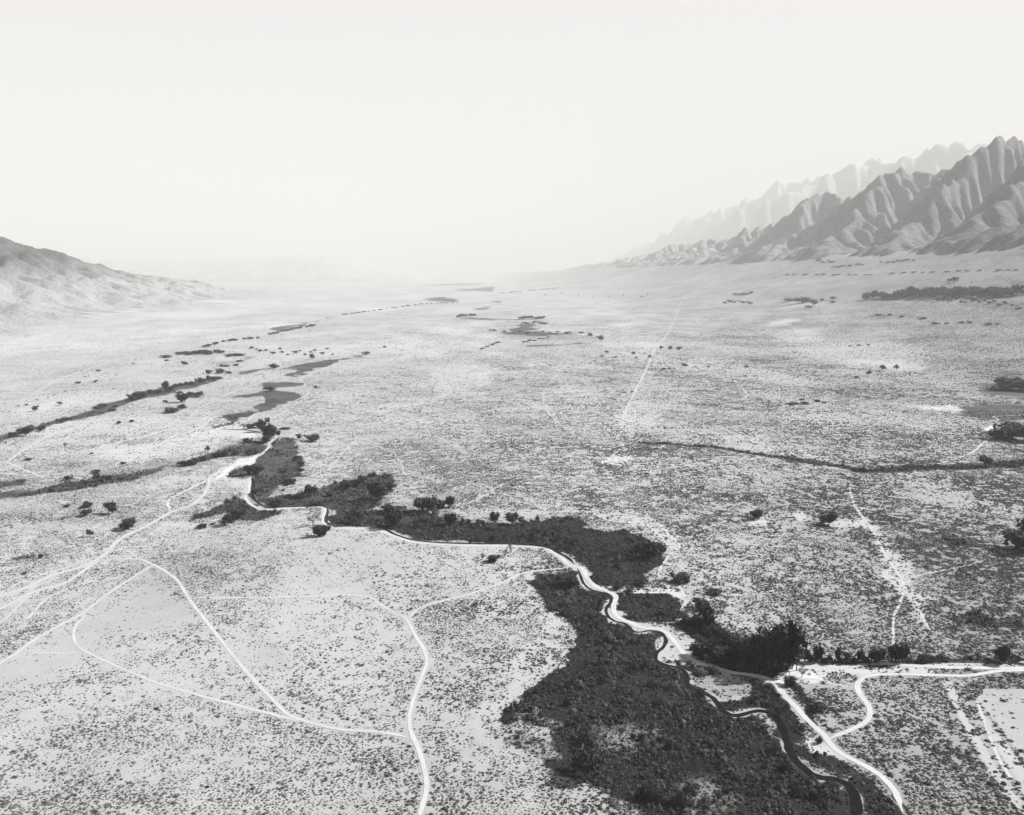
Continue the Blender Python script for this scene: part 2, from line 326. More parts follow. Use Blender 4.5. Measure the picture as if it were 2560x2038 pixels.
# dark wet meadow: (strength, softness px, polygon)
MEADOW = [
 (1, 4, [(640,1150),(654,1138),(678,1114),(698,1094),(742,1098),(738,1110),(744,1132),(758,1156),(746,1192),(702,1220),(678,1240),(738,1240),(798,1218),(860,1202),(922,1184),(978,1188),(982,1220),(950,1256),(918,1276),(998,1264),(1073,1281),(1129,1303),(1249,1312),(1329,1307),(1381,1291),(1448,1295),(1472,1319),(1504,1331),(1560,1323),(1608,1343),(1652,1379),(1648,1411),(1616,1431),(1604,1459),(1540,1474),(1488,1455),(1468,1419),(1425,1400),(1381,1376),(1329,1364),(1029,1350),(950,1320),(822,1314),(818,1279),(782,1266),(678,1269),(654,1263),(628,1240),(630,1192)]),
 (1, 4, [(491,1303),(531,1275),(567,1255),(602,1245),(622,1263),(646,1277),(702,1281),(686,1295),(638,1307),(590,1303),(559,1283),(519,1295)]),
 (1, 2, [(559,1190),(590,1172),(618,1168),(646,1172),(646,1184),(626,1190),(590,1192)]),
 (.85, 4, [(-60,1258),(-60,1240),(0,1231),(100,1222),(176,1200),(339,1182),(451,1158),(559,1118),(654,1104),(674,1116),(654,1132),(598,1140),(499,1156),(399,1176),(339,1204),(279,1212),(160,1231),(80,1242),(0,1251)]),
 (1, 3, [(-60,1202),(60,1200),(48,1212),(-60,1226)]),
 (.85, 3, [(-60,1106),(0,1088),(100,1062),(152,1047),(239,1017),(359,981),(419,963),(547,945),(551,949),(427,987),(339,1007),(259,1035),(168,1056),(80,1080),(0,1106),(-60,1124)]),
 (1, 2, [(543,1043),(578,1031),(626,1027),(606,1043),(584,1056),(560,1068),(548,1070),(507,1075),(540,1068),(565,1058)]),
 (1, 2, [(570,995),(622,983),(678,977),(758,979),(750,995),(718,1011),(686,1023),(638,1031),(654,1007),(662,991),(618,997)]),
 (1, 2, [(646,963),(678,955),(738,955),(758,959),(746,967),(694,975),(662,973)]),
 (1, 2, [(710,919),(758,907),(860,893),(910,883),(914,887),(850,899),(818,915),(778,931),(750,943),(730,939),(758,925)]),
 (.8, 2, [(598,927),(678,921),(700,918),(638,935),(598,937)]),
 (.45, 2, [(440,881),(500,874),(590,874),(612,888),(560,892),(500,893)]),
 (.4, 2, [(503,871),(559,852),(660,842),(655,847),(559,858),(520,873)]), (.45, 2, [(666,840),(700,828),(738,814),(790,813),(760,822),(738,828)]),
 (.6, 2, [(499,908),(578,902),(640,888),(650,892),(580,908)]),
 (.8, 2, [(678,840),(690,818),(770,806),(850,788),(850,791),(760,812)]),
 (1, 1.5, [(1239,834),(1290,826),(1350,828),(1404,831),(1470,834),(1400,838),(1350,842),(1310,840),(1280,838)]), (1, 1, [(1145,791),(1180,795),(1260,798),(1350,797),(1345,800),(1220,801),(1150,797)]),
 (1, 1, [(1300,812),(1340,808),(1335,818),(1350,822),(1280,830)]), (.8, 1, [(1310,862),(1480,856),(1480,859),(1320,868)]),
 (.9, 1, [(1061,747),(1100,742),(1145,749),(1140,756),(1070,752)]), (.7, 1, [(1065,712),(1150,708),(1241,709),(1170,714),(1080,715)]),
 (.8, 1, [(1110,727),(1180,721),(1240,716),(1230,730),(1190,728)]), (.8, 1, [(1180,773),(1230,765),(1210,778)]), (.8, 1, [(1220,754),(1260,751),(1250,758)]),
 (.35, 5, [(2012,724),(2080,712),(2200,708),(2400,712),(2440,722),(2340,737),(2140,735),(2060,731)]),
 (.6, 3, [(2500,700),(2640,690),(2640,712),(2540,712)]),
 (1, 3, [(2160,748),(2240,738),(2380,728),(2540,734),(2560,745),(2400,748),(2240,756)]),
 (.5, 4, [(2440,760),(2520,752),(2640,752),(2640,800),(2540,790)]),
 (.85, 5, [(2420,1022),(2440,1010),(2640,1005),(2640,1050),(2500,1056),(2430,1046)]), (.8, 5, [(2440,960),(2500,955),(2640,950),(2640,1000),(2470,985)]),
 (.8, 5, [(2340,1340),(2420,1350),(2480,1375),(2400,1370)]), (.75, 6, [(2350,1530),(2400,1515),(2500,1545),(2640,1555),(2640,1575),(2500,1565),(2400,1565)]),
 (1, 2, [(1540,1485),(1600,1484),(1670,1490),(1700,1515),(1690,1560),(1640,1565),(1590,1556),(1560,1545),(1545,1525)]),
 (1, 3, [(1700,1560),(1760,1550),(1800,1580),(1860,1600),(1925,1600),(1985,1640),(1985,1680),(1930,1690),(1880,1680),(1800,1668),(1757,1655),(1740,1635),(1768,1618),(1745,1600),(1700,1585),(1665,1570)]),
 (1, 5, [(1321,1455),(1360,1440),(1440,1425),(1452,1447),(1475,1475),(1520,1486),(1526,1500),(1512,1525),(1520,1545),(1570,1565),(1600,1583),(1655,1588),(1660,1606),(1640,1630),(1640,1652),(1700,1672),(1716,1690),(1716,1715),(1750,1730),(1790,1755),(1820,1790),(1920,1784),(1950,1830),(1970,1880),(2030,1945),(2120,1970),(2137,2000),(2137,2120),(1500,2120),(1480,2000),(1440,1960),(1330,1900),(1265,1870),(1240,1800),(1265,1762),(1329,1714),(1369,1686),(1401,1630),(1433,1590),(1389,1538),(1377,1515)]),
 (1, 4, [(1700,1660),(1760,1672),(1780,1700),(1740,1700),(1725,1685)]),
 (1, 4, [(1860,1710),(1900,1692),(1945,1725),(1990,1780),(2040,1835),(2000,1860),(2030,1870),(2110,1905),(2190,1945),(2235,1990),(2245,2060),(2145,2060),(2145,1990),(2125,1960),(2040,1935),(1985,1880),(1965,1830),(1930,1775),(1880,1768),(1800,1768),(1800,1745),(1850,1750),(1875,1735)]),
 (.9, 6, [(1960,1700),(2010,1745),(2075,1820),(2075,1840),(2050,1822),(1985,1752),(1955,1725)]),
 (.9, 8, [(2120,1880),(2200,1920),(2270,1990),(2280,2080),(2265,2080),(2240,1970),(2180,1915)]),
 (.8, 5, [(20,1395),(60,1390),(110,1385),(70,1404),(40,1408)]), (.5, 4, [(110,1297),(180,1280),(230,1270),(215,1285),(150,1300)]),
]
# bare sand / bright ground: (tone, density multiplier, softness, polygon)
BARE = [
 (.250, .07, 26, [(375,1420),(280,1484),(200,1545),(60,1625),(-60,1690),(-60,1730),(120,1705),(200,1650),(300,1585),(430,1575),(500,1552),(470,1500),(430,1450),(400,1430)]),
 (.27, .55, 14, [(820,1340),(960,1345),(1000,1370),(1040,1430),(900,1460),(780,1470),(700,1430),(740,1370)]),
 (.285, .2, 12, [(1385,1545),(1309,1598),(1259,1642),(1255,1670),(1275,1692),(1250,1730),(1215,1757),(1190,1785),(1185,1857),(1225,1918),(1289,1925),(1250,1880),(1215,1840),(1220,1790),(1280,1740),(1305,1690),(1290,1665),(1300,1635)]),
 (.30, .1, 3, [(207,1132),(250,1114),(330,1108),(370,1104),(400,1114),(330,1124),(240,1134)]),
 (0.385, 0, 3, [(654,1137),(600,1150),(520,1200),(560,1192),(600,1164),(646,1166),(652,1150)]),
 (.30, .1, 5, [(624,1190),(600,1200),(520,1205),(560,1215),(600,1225),(620,1240),(625,1215)]),
 (0.370, .02, 3, [(545,1070),(575,1080),(640,1082),(656,1090),(600,1096),(560,1085)]),
 (.26, .1, 4, [(672,1640),(690,1606),(740,1660),(700,1668),(660,1660),(648,1650),(650,1634)]),
 (.27, .06, 3, [(1668,1608),(1682,1606),(1722,1650),(1728,1660),(1700,1664),(1660,1658),(1647,1648),(1647,1634),(1662,1620)]),
 (.26, .1, 3, [(1690,1592),(1725,1598),(1750,1620),(1728,1640),(1715,1630)]),
 (.17, .2, 3, [(1727,1700),(1740,1700),(1790,1745),(1800,1765),(1785,1758),(1755,1730),(1728,1718)]),
 (.17, .2, 3, [(1740,1690),(1800,1685),(1880,1700),(1870,1730),(1820,1735),(1770,1720)]),
 (.17, .2, 3, [(1795,1775),(1850,1783),(1900,1772),(1925,1778),(1960,1825),(1935,1792),(1890,1780),(1840,1792)]),
 (0.296, .2, 5, [(2020,1830),(2050,1840),(2100,1880),(2115,1905),(2080,1895),(2040,1880)]),
 (.17, .2, 3, [(1995,1895),(2040,1925),(2120,1940),(2100,1950),(2040,1945),(2000,1915)]),
 (0.370, 0, 4, [(1890,1690),(1940,1690),(2000,1670),(2050,1680),(2010,1700),(1960,1705),(1945,1712),(1920,1700)]),
 (0.296, .15, 6, [(2010,1665),(2100,1662),(2560,1664),(2640,1664),(2640,1674),(2300,1674),(2100,1680),(2020,1685)]),
 (.21, .8, 7, [(2370,1700),(2430,1700),(2445,1760),(2500,1890),(2580,2040),(2560,2060),(2470,1930),(2400,1790)]),
 (.27, .45, 8, [(2120,1212),(2150,1290),(2200,1330),(2280,1420),(2300,1470),(2330,1570),(2310,1560),(2270,1500),(2240,1460),(2210,1400),(2170,1320)]),
 (.28, .1, 5, [(1870,1300),(1900,1295),(1920,1315),(1880,1318)]),  (0.296, .05, 4, [(2060,1305),(2160,1300),(2185,1325),(2120,1326),(2070,1318)]),
 (0.296, .05, 4, [(1980,1285),(2010,1280),(2030,1300),(1990,1305)]),
 (.285, .35, 6, [(1400,1272),(1560,1278),(1650,1305),(1705,1362),(1675,1395),(1650,1440),(1668,1390),(1660,1345),(1600,1318),(1500,1290),(1420,1285)]),
 (.29, .3, 6, [(1130,1285),(1250,1275),(1340,1285),(1330,1300),(1240,1300),(1140,1300)]),
 (0.326, .1, 4, [(1560,1480),(1670,1474),(1720,1490),(1700,1498),(1600,1486)]),
 (.25, .4, 8, [(1920,855),(1960,830),(2000,822),(2060,838),(2040,850),(1980,856)]),
 (.225, .45, 22, [(1960,870),(2100,845),(2250,840),(2330,900),(2320,930),(2230,922),(2140,925),(2020,905)]),
 (.26, .35, 7, [(2140,905),(2250,905),(2330,925),(2240,928)]),  (0.296, .3, 4, [(2300,1018),(2400,1010),(2440,1030),(2380,1030)]),
 (0.311, .2, 4, [(1910,810),(1960,798),(1990,800),(1940,816)]),
 (0.296, .4, 8, [(1080,930),(1150,900),(1250,920),(1200,1000),(1090,1000)]),  (0.311, .3, 5, [(1310,912),(1370,900),(1340,918)]),  (0.311, .3, 4, [(1520,810),(1600,808),(1560,822)]),
 (.275, .6, 6, [(1540,1040),(1590,1000),(1700,1010),(1640,1050),(1560,1080)]),  (0.326, .3, 4, [(1480,1155),(1540,1145),(1640,1145),(1520,1165)]),
 (.26, .7, 12, [(1700,1090),(1760,1060),(1900,1100),(2060,1150),(2060,1162),(1900,1140),(1760,1112)]),
 (.26, .3, 5, [(0,1310),(120,1300),(220,1310),(120,1325),(0,1330)]),  (0.311, .1, 4, [(400,1310),(500,1305),(560,1290),(520,1310),(440,1320)]),
 (0.333, .1, 3, [(2486,1047),(2500,1070),(2530,1062),(2510,1075),(2480,1078),(2460,1076),(2480,1068)]),
 (0.326, .3, 5, [(240,1136),(600,1060),(640,1075),(500,1130),(320,1160)]),
]
# shrub density tweak areas: (density multiplier, size, polygon, soft)
DENSE = [
 (2.0, 12, [(1100,1385),(1300,1375),(1400,1400),(1420,1425),(1310,1440),(1240,1470),(1180,1470),(1080,1420)]),
 (1.7, 22, [(1040,1530),(1180,1480),(1310,1450),(1380,1530),(1300,1600),(1250,1640),(1150,1640),(1060,1600)]),
 (1.35, 20, [(2150,1720),(2400,1700),(2440,1900),(2560,2060),(2280,2060),(2220,1930),(2080,1850)]),
 (1.4, 14, [(1840,1440),(2200,1440),(2250,1620),(2020,1640),(1930,1560)]),
 (1.3, 20, [(2140,1150),(2560,1160),(2640,1350),(2200,1300)]),
 (2.2, 50, [(0,1850),(500,1750),(1000,1900),(1000,2060),(-60,2060)]),
 (1.3, 14, [(180,1420),(340,1405),(330,1440),(200,1520),(80,1590),(0,1620),(0,1540),(90,1480)]),
 (1.3, 14, [(0,1400),(200,1370),(420,1280),(460,1290),(300,1370),(200,1410),(0,1470)]),
]
def smooth_line(P, step=6.0):
    P = np.array(P, float)
    if len(P) < 3: 
        n = max(2, int(np.hypot(*(P[1] - P[0])) / step) + 1)
        return P[0] + (P[1] - P[0]) * np.linspace(0, 1, n)[:, None]
    Q = np.vstack([2 * P[0] - P[1], P, 2 * P[-1] - P[-2]]); out = []
    for i in range(1, len(Q) - 2):
        p0, p1, p2, p3 = Q[i - 1:i + 3]
        n = max(2, int(np.hypot(*(p2 - p1)) / step))
        t = np.linspace(0, 1, n, endpoint=False)[:, None]
        out.append(.5 * ((2 * p1) + (-p0 + p2) * t + (2 * p0 - 5 * p1 + 4 * p2 - p3) * t ** 2 + (-p0 + 3 * p1 - 3 * p2 + p3) * t ** 3))
    out.append(P[-1:]); return np.vstack(out)
# raster of the traced map (x -500..3060, y 590..2400, one cell = 2 px)
RX0, RY0, RS = -500, 590, 2
RW, RH = 1780, 905
gx = RX0 + RS * (np.arange(RW) + .5); gy = RY0 + RS * (np.arange(RH) + .5)
def poly_mask(P, soft):
    P = np.array(P, float); pad = soft * 1.5 + 3
    i0 = max(0, int((P[:, 0].min() - pad - RX0) / RS)); i1 = min(RW, int((P[:, 0].max() + pad - RX0) / RS) + 1)
    j0 = max(0, int((P[:, 1].min() - pad - RY0) / RS)); j1 = min(RH, int((P[:, 1].max() + pad - RY0) / RS) + 1)
    X, Y = np.meshgrid(gx[i0:i1], gy[j0:j1])
    ins = np.zeros(X.shape, bool); dist = np.full(X.shape, 1e9); n = len(P)
    for k in range(n):
        a, b = P[k], P[(k + 1) % n]
        c = ((a[1] > Y) != (b[1] > Y)) & (X < (b[0] - a[0]) * (Y - a[1]) / (b[1] - a[1] + 1e-12) + a[0]); ins ^= c
        d = b - a; t = np.clip(((X - a[0]) * d[0] + (Y - a[1]) * d[1]) / (d @ d + 1e-9), 0, 1)
        dist = np.minimum(dist, np.hypot(X - a[0] - t * d[0], Y - a[1] - t * d[1]))
    sd = np.where(ins, dist, -dist)
    return (slice(j0, j1), slice(i0, i1)), np.clip(.5 + sd / (2 * soft), 0, 1)
XX, YY = np.meshgrid(gx, gy)
def px_interp(v, xs, ys): return np.interp(v, xs, ys)
# base ground tone and shrub density across the land
TONE = np.interp(XX, [0, 900, 1500, 2000, 2560], [.262, .275, .258, .200, .165])
TONE = TONE * (1 + .0 * np.clip((XX - 1700) / 900, 0, 1) * np.clip((1120 - YY) / 300, 0, 1))
TONE = TONE * np.interp(YY, [600, 760, 900, 1100, 1500, 2038], [.95, .98, 1, 1.03, 1.03, 1])
DENS = np.interp(XX, [0, 500, 1000, 1500, 1900, 2560], [.52, .50, .48, .56, .70, .84])
DENS = DENS * np.interp(YY, [690, 800, 950, 1150, 1400, 1700, 2038], [.8, .85, .85, .9, .95, 1, 1.1])
DENS *= np.interp(YY, [950, 1150], [0, 1]) * 1 + (1 - np.interp(YY, [950, 1150], [0, 1])) * np.interp(XX, [500, 1000, 1700, 2400], [.5, .72, .86, .84]) * np.interp(YY, [640, 760, 860], [.62, .72, 1])
MEAD = np.zeros_like(XX); CLEAR = np.zeros_like(XX)
for s_, soft, P in DENSE:
    sl_, m = poly_mask(P, soft); DENS[sl_] *= 1 + (s_ - 1) * m
for tn, dm, soft, P in BARE:
    sl_, m = poly_mask(P, soft); TONE[sl_] = TONE[sl_] * (1 - m) + tn * m; DENS[sl_] *= 1 - (1 - dm) * m
for s_, soft, P in MEADOW:
    sl_, m = poly_mask(P, soft); MEAD[sl_] = np.maximum(MEAD[sl_], s_ * m)
LOT = np.zeros_like(XX); sl_, m = poly_mask([(2455,1722),(2640,1721),(2640,1990),(2560,1905),(2500,1820),(2440,1748)], 2); LOT[sl_] = m
STRIP = np.zeros_like(XX)
for P in ([(2356,1702),(2378,1702),(2420,1797),(2492,1917),(2580,2040),(2555,2040),(2470,1925),(2400,1800)], [(2440,1752),(2450,1765),(2500,1835),(2570,1935),(2640,2040),(2600,2040),(2540,1950),(2480,1850)]):
    sl_, m = poly_mask(P, 3); STRIP[sl_] = np.maximum(STRIP[sl_], m)
for tn, dm, soft, P in BARE[7:15]:
    sl_, m = poly_mask(P, soft); MEAD[sl_] *= 1 - m
# lighter brush windows inside the marsh
for k_, soft, P in [(.62, 14, [(1480,1800),(1560,1790),(1640,1800),(1640,1860),(1560,1880),(1480,1860)]), (.62, 14, [(1690,1920),(1780,1925),(1870,1990),(1850,2030),(1690,2030)]),
                    (.62, 10, [(1290,1755),(1360,1760),(1400,1810),(1350,1850),(1290,1840)]), (.42, 12, [(1340,1930),(1500,1960),(1650,2060),(1400,2060)]), (.45, 10, [(1240,1800),(1300,1790),(1400,1890),(1330,1900),(1260,1870)])]:
    sl_, m = poly_mask(P, soft); MEAD[sl_] *= 1 - (1 - k_) * m
B_ = np.where(YY > 1150, MEAD, 0.)
for _ in range(3):          # scrub thickens towards the wet ground
    c_ = np.cumsum(np.pad(B_, ((0, 0), (9, 8))), 1); B_ = (c_[:, 16:] - c_[:, :-16])[:, :RW] / 16
    c_ = np.cumsum(np.pad(B_, ((5, 4), (0, 0))), 0); B_ = (c_[8:] - c_[:-8])[:RH] / 8
DENS = DENS + .9 * np.clip(B_ * 1.6, 0, 1) * (1 - MEAD) * np.clip(DENS * 3, 0, 1)
TALL = np.where((YY > 1285) & (XX > 830), 1., np.interp(YY, [1150, 1290], [.0, .6]))
def stroke(A, P, w0, w1, val):
    Q = smooth_line(P, 3)
    for i, (x_, y_) in enumerate(Q):
        u = i / len(Q); rx = 3.0; ry = (w0 + (w1 - w0) * u) / 2
        i0, i1 = int((x_ - rx - RX0) / RS), int((x_ + rx - RX0) / RS) + 1; j0, j1 = int((y_ - ry - RY0) / RS), int((y_ + ry - RY0) / RS) + 1
        if i0 < 0 or j0 < 0 or i1 >= RW or j1 >= RH: continue
        A[j0:j1, i0:i1] = np.maximum(A[j0:j1, i0:i1], val)
for A_ in (MEAD, TALL):
    stroke(A_, DITCH[2:], 3, 13, .95); stroke(A_, HEDGE, 9, 10, .95)
def sample(A, px, py, default=None):
    fx = np.clip((px - RX0) / RS - .5, 0, RW - 1.001); fy = np.clip((py - RY0) / RS - .5, 0, RH - 1.001)
    i = fx.astype(int); j = fy.astype(int); u = fx - i; v = fy - j
    return (A[j, i] * (1 - u) + A[j, i + 1] * u) * (1 - v) + (A[j + 1, i] * (1 - u) + A[j + 1, i + 1] * u) * v
# ------------------------------------------------------------------ ground sheet
def warp(X, Y, dist):      # ragged natural edges: look the map up a few metres away
    k = np.clip(dist / 1300, .3, 2.2)
    a = (fbm(X / 14, Y / 14, 4, 5) - .5) * 15 + (fbm(X / 40, Y / 40, 3, 25) - .5) * 14 + (fbm(X / 75, Y / 75, 3, 6) - .5) * 42 * k * np.clip(k - .3, 0, 1)
    b = (fbm(X / 14, Y / 14, 4, 9) - .5) * 15 + (fbm(X / 40, Y / 40, 3, 29) - .5) * 14 + (fbm(X / 75, Y / 75, 3, 7) - .5) * 60 * k * np.clip(k - .3, 0, 1)
    x2, y2 = X + a, Y + b
    return project(x2, y2, ground_z(x2, y2))
def build_ground():
    d = [-400., -200, -50, 60, 130]; y = 170.
    while y < 60000:
        d.append(y); y += max(.45, min(y * y / (CAMH * 880) * .62, y * .012))
    d += [62000, 75000, 90000]; d = np.array(d)
    th = np.tan(np.linspace(-R(52), R(52), 1500)); th = np.sign(th) * np.abs(th) ** 1.0
    D, T = np.meshgrid(d, th, indexing='ij'); X = T * (np.maximum(D, 0) * 1.0 + 260); Y = D + 0 * T
    Z = ground_z(X, Y)
    px, py = project(X, Y, Z); py = np.where(Y < 120, 2400, py)
    dist = np.hypot(X, Y); pxw, pyw = warp(X, Y, dist)
    pyw = np.where(Y < 120, 2400, pyw)
    tone = sample(TONE, pxw, pyw); dens = sample(DENS, pxw, pyw); mead = sample(MEAD, pxw, pyw)
    # broad patches
    s, t = st(X, Y)
    pn = fbm(s / 90, t / 150, 5, 21); pn2 = fbm(s / 420, t / 500, 4, 31); st3 = fbm(s / 260, t / 900, 4, 77)
    dens = np.clip(dens * (1 + 1.5 * (pn - .5) + .8 * (pn2 - .5)), 0, 1)
    lot = sample(LOT, px, py); stp = sample(STRIP, px, py); dens = dens * (1 - .8 * lot); tone = tone * (1 - lot) + .235 * lot; tone = tone * (1 - stp) + .26 * stp
    tone = tone * (1 - .3 * (pn - .5)) * (1 + .40 * (st3 - .5))
    fade = .6 * np.clip((dist - 1000) / 1300, 0, 1) + .4 * np.clip((dist - 2500) / 2400, 0, 1)
    far = dens * fade
    col = np.stack([tone, mead, far, np.clip((pyw - 1285) / 30, 0, 1) * (pxw > 600)], -1).reshape(-1, 4).astype(np.float32)  # alpha: painted shade under the near marsh brush
    o = mesh_obj('ground', np.stack([X, Y, Z], -1).reshape(-1, 3), grid_faces(*X.shape), M['ground'], smooth=True, kind='structure')
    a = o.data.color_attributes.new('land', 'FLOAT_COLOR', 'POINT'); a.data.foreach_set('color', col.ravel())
    print('ground verts', len(o.data.vertices))
build_ground()
# ------------------------------------------------------------------ roads, river, ditch (thin sheets laid on the ground)
def ribbon(name, P, width, m, lift, ragged=.18, seed=0, step=5, wfun=None, **props):
    Q = smooth_line(P, step); x, y, z, ok = unproject(Q[:, 0], Q[:, 1])
    W = np.stack([x, y], 1)
    # resample evenly along the ground
    L = np.r_[0, np.cumsum(np.hypot(*np.diff(W, axis=0).T))]; n = int(max(8, min(1500, L[-1] / max(1.2, np.hypot(x, y).mean() / 350))))
    l = np.linspace(0, L[-1], n); W = np.stack([np.interp(l, L, W[:, 0]), np.interp(l, L, W[:, 1])], 1)
    for _ in range(2): W[1:-1] = .25 * W[:-2] + .5 * W[1:-1] + .25 * W[2:]
    T = np.gradient(W, axis=0); T /= np.linalg.norm(T, axis=1)[:, None] + 1e-9; N = np.stack([-T[:, 1], T[:, 0]], 1)
    width = width * (.84 if m.name.startswith('road') else 1.0)
    width = width * (.92 if m.name.startswith('road') else .86)
    wl = width * (1 + ragged * 2 * (fbm(l / 6 + seed * 31, l * 0 + .5, 3, 3) - .5) * 2 + .5 * (fbm(l / 60 + seed * 7, l * 0, 2, 8) - .5))
    wr = width * (1 + ragged * 2 * (fbm(l / 6 + seed * 17 + 99, l * 0 + .5, 3, 4) - .5) * 2 + .5 * (fbm(l / 60 + seed * 5 + 50, l * 0, 2, 8) - .5))
    if wfun is not None: f = wfun(l / L[-1]); wl = wl * f; wr = wr * f
    tl = np.clip(np.minimum(np.arange(n), n - 1 - np.arange(n)) / 6, .25, 1); wl *= tl; wr *= tl
    us = np.array([1, .7, .3, 0, -.3, -.7, -1.]) if m.name.endswith('dust') else np.array([1, .3, -.3, -1.])
    rows = [W + N * ((wl if u > 0 else wr) / 2 * u)[:, None] for u in us]
    V = np.stack(rows, 1).reshape(-1, 2); zz = ground_z(V[:, 0], V[:, 1])
    zz = zz + lift + np.clip(zz, 0, 1) * 1.0 + np.clip((np.hypot(V[:, 0], V[:, 1]) - 2000) / 2000, 0, 1) * .4
    o = mesh_obj(name, np.column_stack([V, zz]), grid_faces(n, len(us)), m, **props)
    a = o.data.attributes.new('across', 'FLOAT', 'POINT'); a.data.foreach_set('value', np.tile(np.abs(us), n).astype(np.float32)); return o
for i, (mk, wd, P) in enumerate(ROADS):
    lift = .05 + .008 * (i % 7) + (.05 if mk == 'road' else 0)
    ribbon('dirt_road', P, wd, M[mk], lift, seed=i, ragged=.10 if mk == 'road' else .28, kind='structure')
ribbon('river', RIVER, 3.4, M['water'], .03, ragged=.22, seed=3, kind='structure', wfun=lambda u: np.interp(u, [0, .35, .7, 1], [1.5, .95, .75, .7]))
ribbon('river', RIVER2, 4.4, M['water'], .03, ragged=.2, seed=4, kind='structure', wfun=lambda u: np.interp(u, [0, .3, .7, 1], [.9, .7, .9, 1]))
ribbon('river', RIVER3, 3.4, M['water'], .03, seed=5, kind='structure')
ribbon('river', RIVER4, 5.0, M['water'], .03, seed=6, kind='structure')
ribbon('ditch', DITCH, 3.6, M['ditch'], .04, ragged=.3, seed=7, kind='structure', wfun=lambda u: np.interp(u, [0, .2, .5, .7, 1], [.4, .7, 1.6, 2.6, 2.8]))
ribbon('ditch', HEDGE, 3.0, M['ditch'], .04, ragged=.3, seed=9, kind='structure')
# no shrub grows on a road or in the water
for mk, wd, P in ROADS + [('w', 6.0, RIVER), ('w', 6.0, RIVER2), ('w', 5, RIVER4)]:
    Q = smooth_line(P, 3); dd = CAMH / np.maximum(.02, np.tan(PITCH + np.arctan((Q[:, 1] - 1019) / FPX)))
    dd = np.clip(dd, 200, 60000)
    rx = wd * (.62 if mk in ('road', 'track') else .5) * FPX / np.hypot(dd, CAMH)
    for (x_, y_), r_, D_ in zip(Q, rx, dd):
        ry = r_ * CAMH / np.hypot(D_, CAMH)
        i0, i1 = int((x_ - r_ - RX0) / RS), int((x_ + r_ - RX0) / RS) + 1; j0, j1 = int((y_ - ry - RY0) / RS), int((y_ + ry - RY0) / RS) + 1
        if i0 < 0 or j0 < 0 or i1 >= RW or j1 >= RH: continue
        X, Y = np.meshgrid(gx[i0:i1 + 1], gy[j0:j1 + 1])
        m = (((X - x_) / max(r_, 1)) ** 2 + ((Y - y_) / max(ry, 1)) ** 2) < 1
        strength = 1 if mk != 'faint' else .75
        CLEAR[j0:j1 + 1, i0:i1 + 1] = np.maximum(CLEAR[j0:j1 + 1, i0:i1 + 1], m * strength)
# ------------------------------------------------------------------ scrub: leaf clumps set out on points
def clump_mesh(name, n, seed, m, flat=.75, size=.34, core=True, cr=1.0):
    r = np.random.default_rng(seed); V = []; F = []
    lobes = [(r.normal(0, .33, 2), r.uniform(.45, .75)) for _ in range(4)]
    if core:
        k0 = len(V); ring = 7
        for j, (rad, h) in enumerate(((.78, .02), (.85, .35), (.5, .72))):
            for i in range(ring):
                a = 2 * math.pi * i / ring + j * .4; q = rad * cr * r.uniform(.55, 1.05)
                V.append((q * math.cos(a), q * math.sin(a), h * flat * r.uniform(.8, 1.15)))
        V.append((0, 0, .85 * flat))
        for j in range(2):
            for i in range(ring): F.append((k0 + j * ring + i, k0 + j * ring + (i + 1) % ring, k0 + (j + 1) * ring + (i + 1) % ring, k0 + (j + 1) * ring + i))
        for i in range(ring): F.append((k0 + 2 * ring + i, k0 + 2 * ring + (i + 1) % ring, k0 + 3 * ring))
    for _ in range(n):
        c, lr = lobes[r.integers(4)]; d = r.normal(0, 1, 3); d[2] = abs(d[2]); d /= np.linalg.norm(d)
        p = np.array([c[0], c[1], .08]) + d * lr * r.uniform(.75, 1.1) * np.array([1, 1, flat * 1.25])
        u = r.normal(0, 1, 3); u /= np.linalg.norm(u); v = np.cross(d, u); v /= np.linalg.norm(v) + 1e-6
        s = size * r.uniform(.5, 1); k = len(V)
        V += [tuple(p - u * s * .5), tuple(p + v * s * .45), tuple(p + u * s * .5), tuple(p - v * s * .4)]; F.append((k, k + 1, k + 2, k + 3))
    me = bpy.data.meshes.new(name); me.from_pydata([tuple(map(float, a)) for a in V], [], F); me.materials.append(m); me.update()
    return bpy.data.objects.new(name, me)
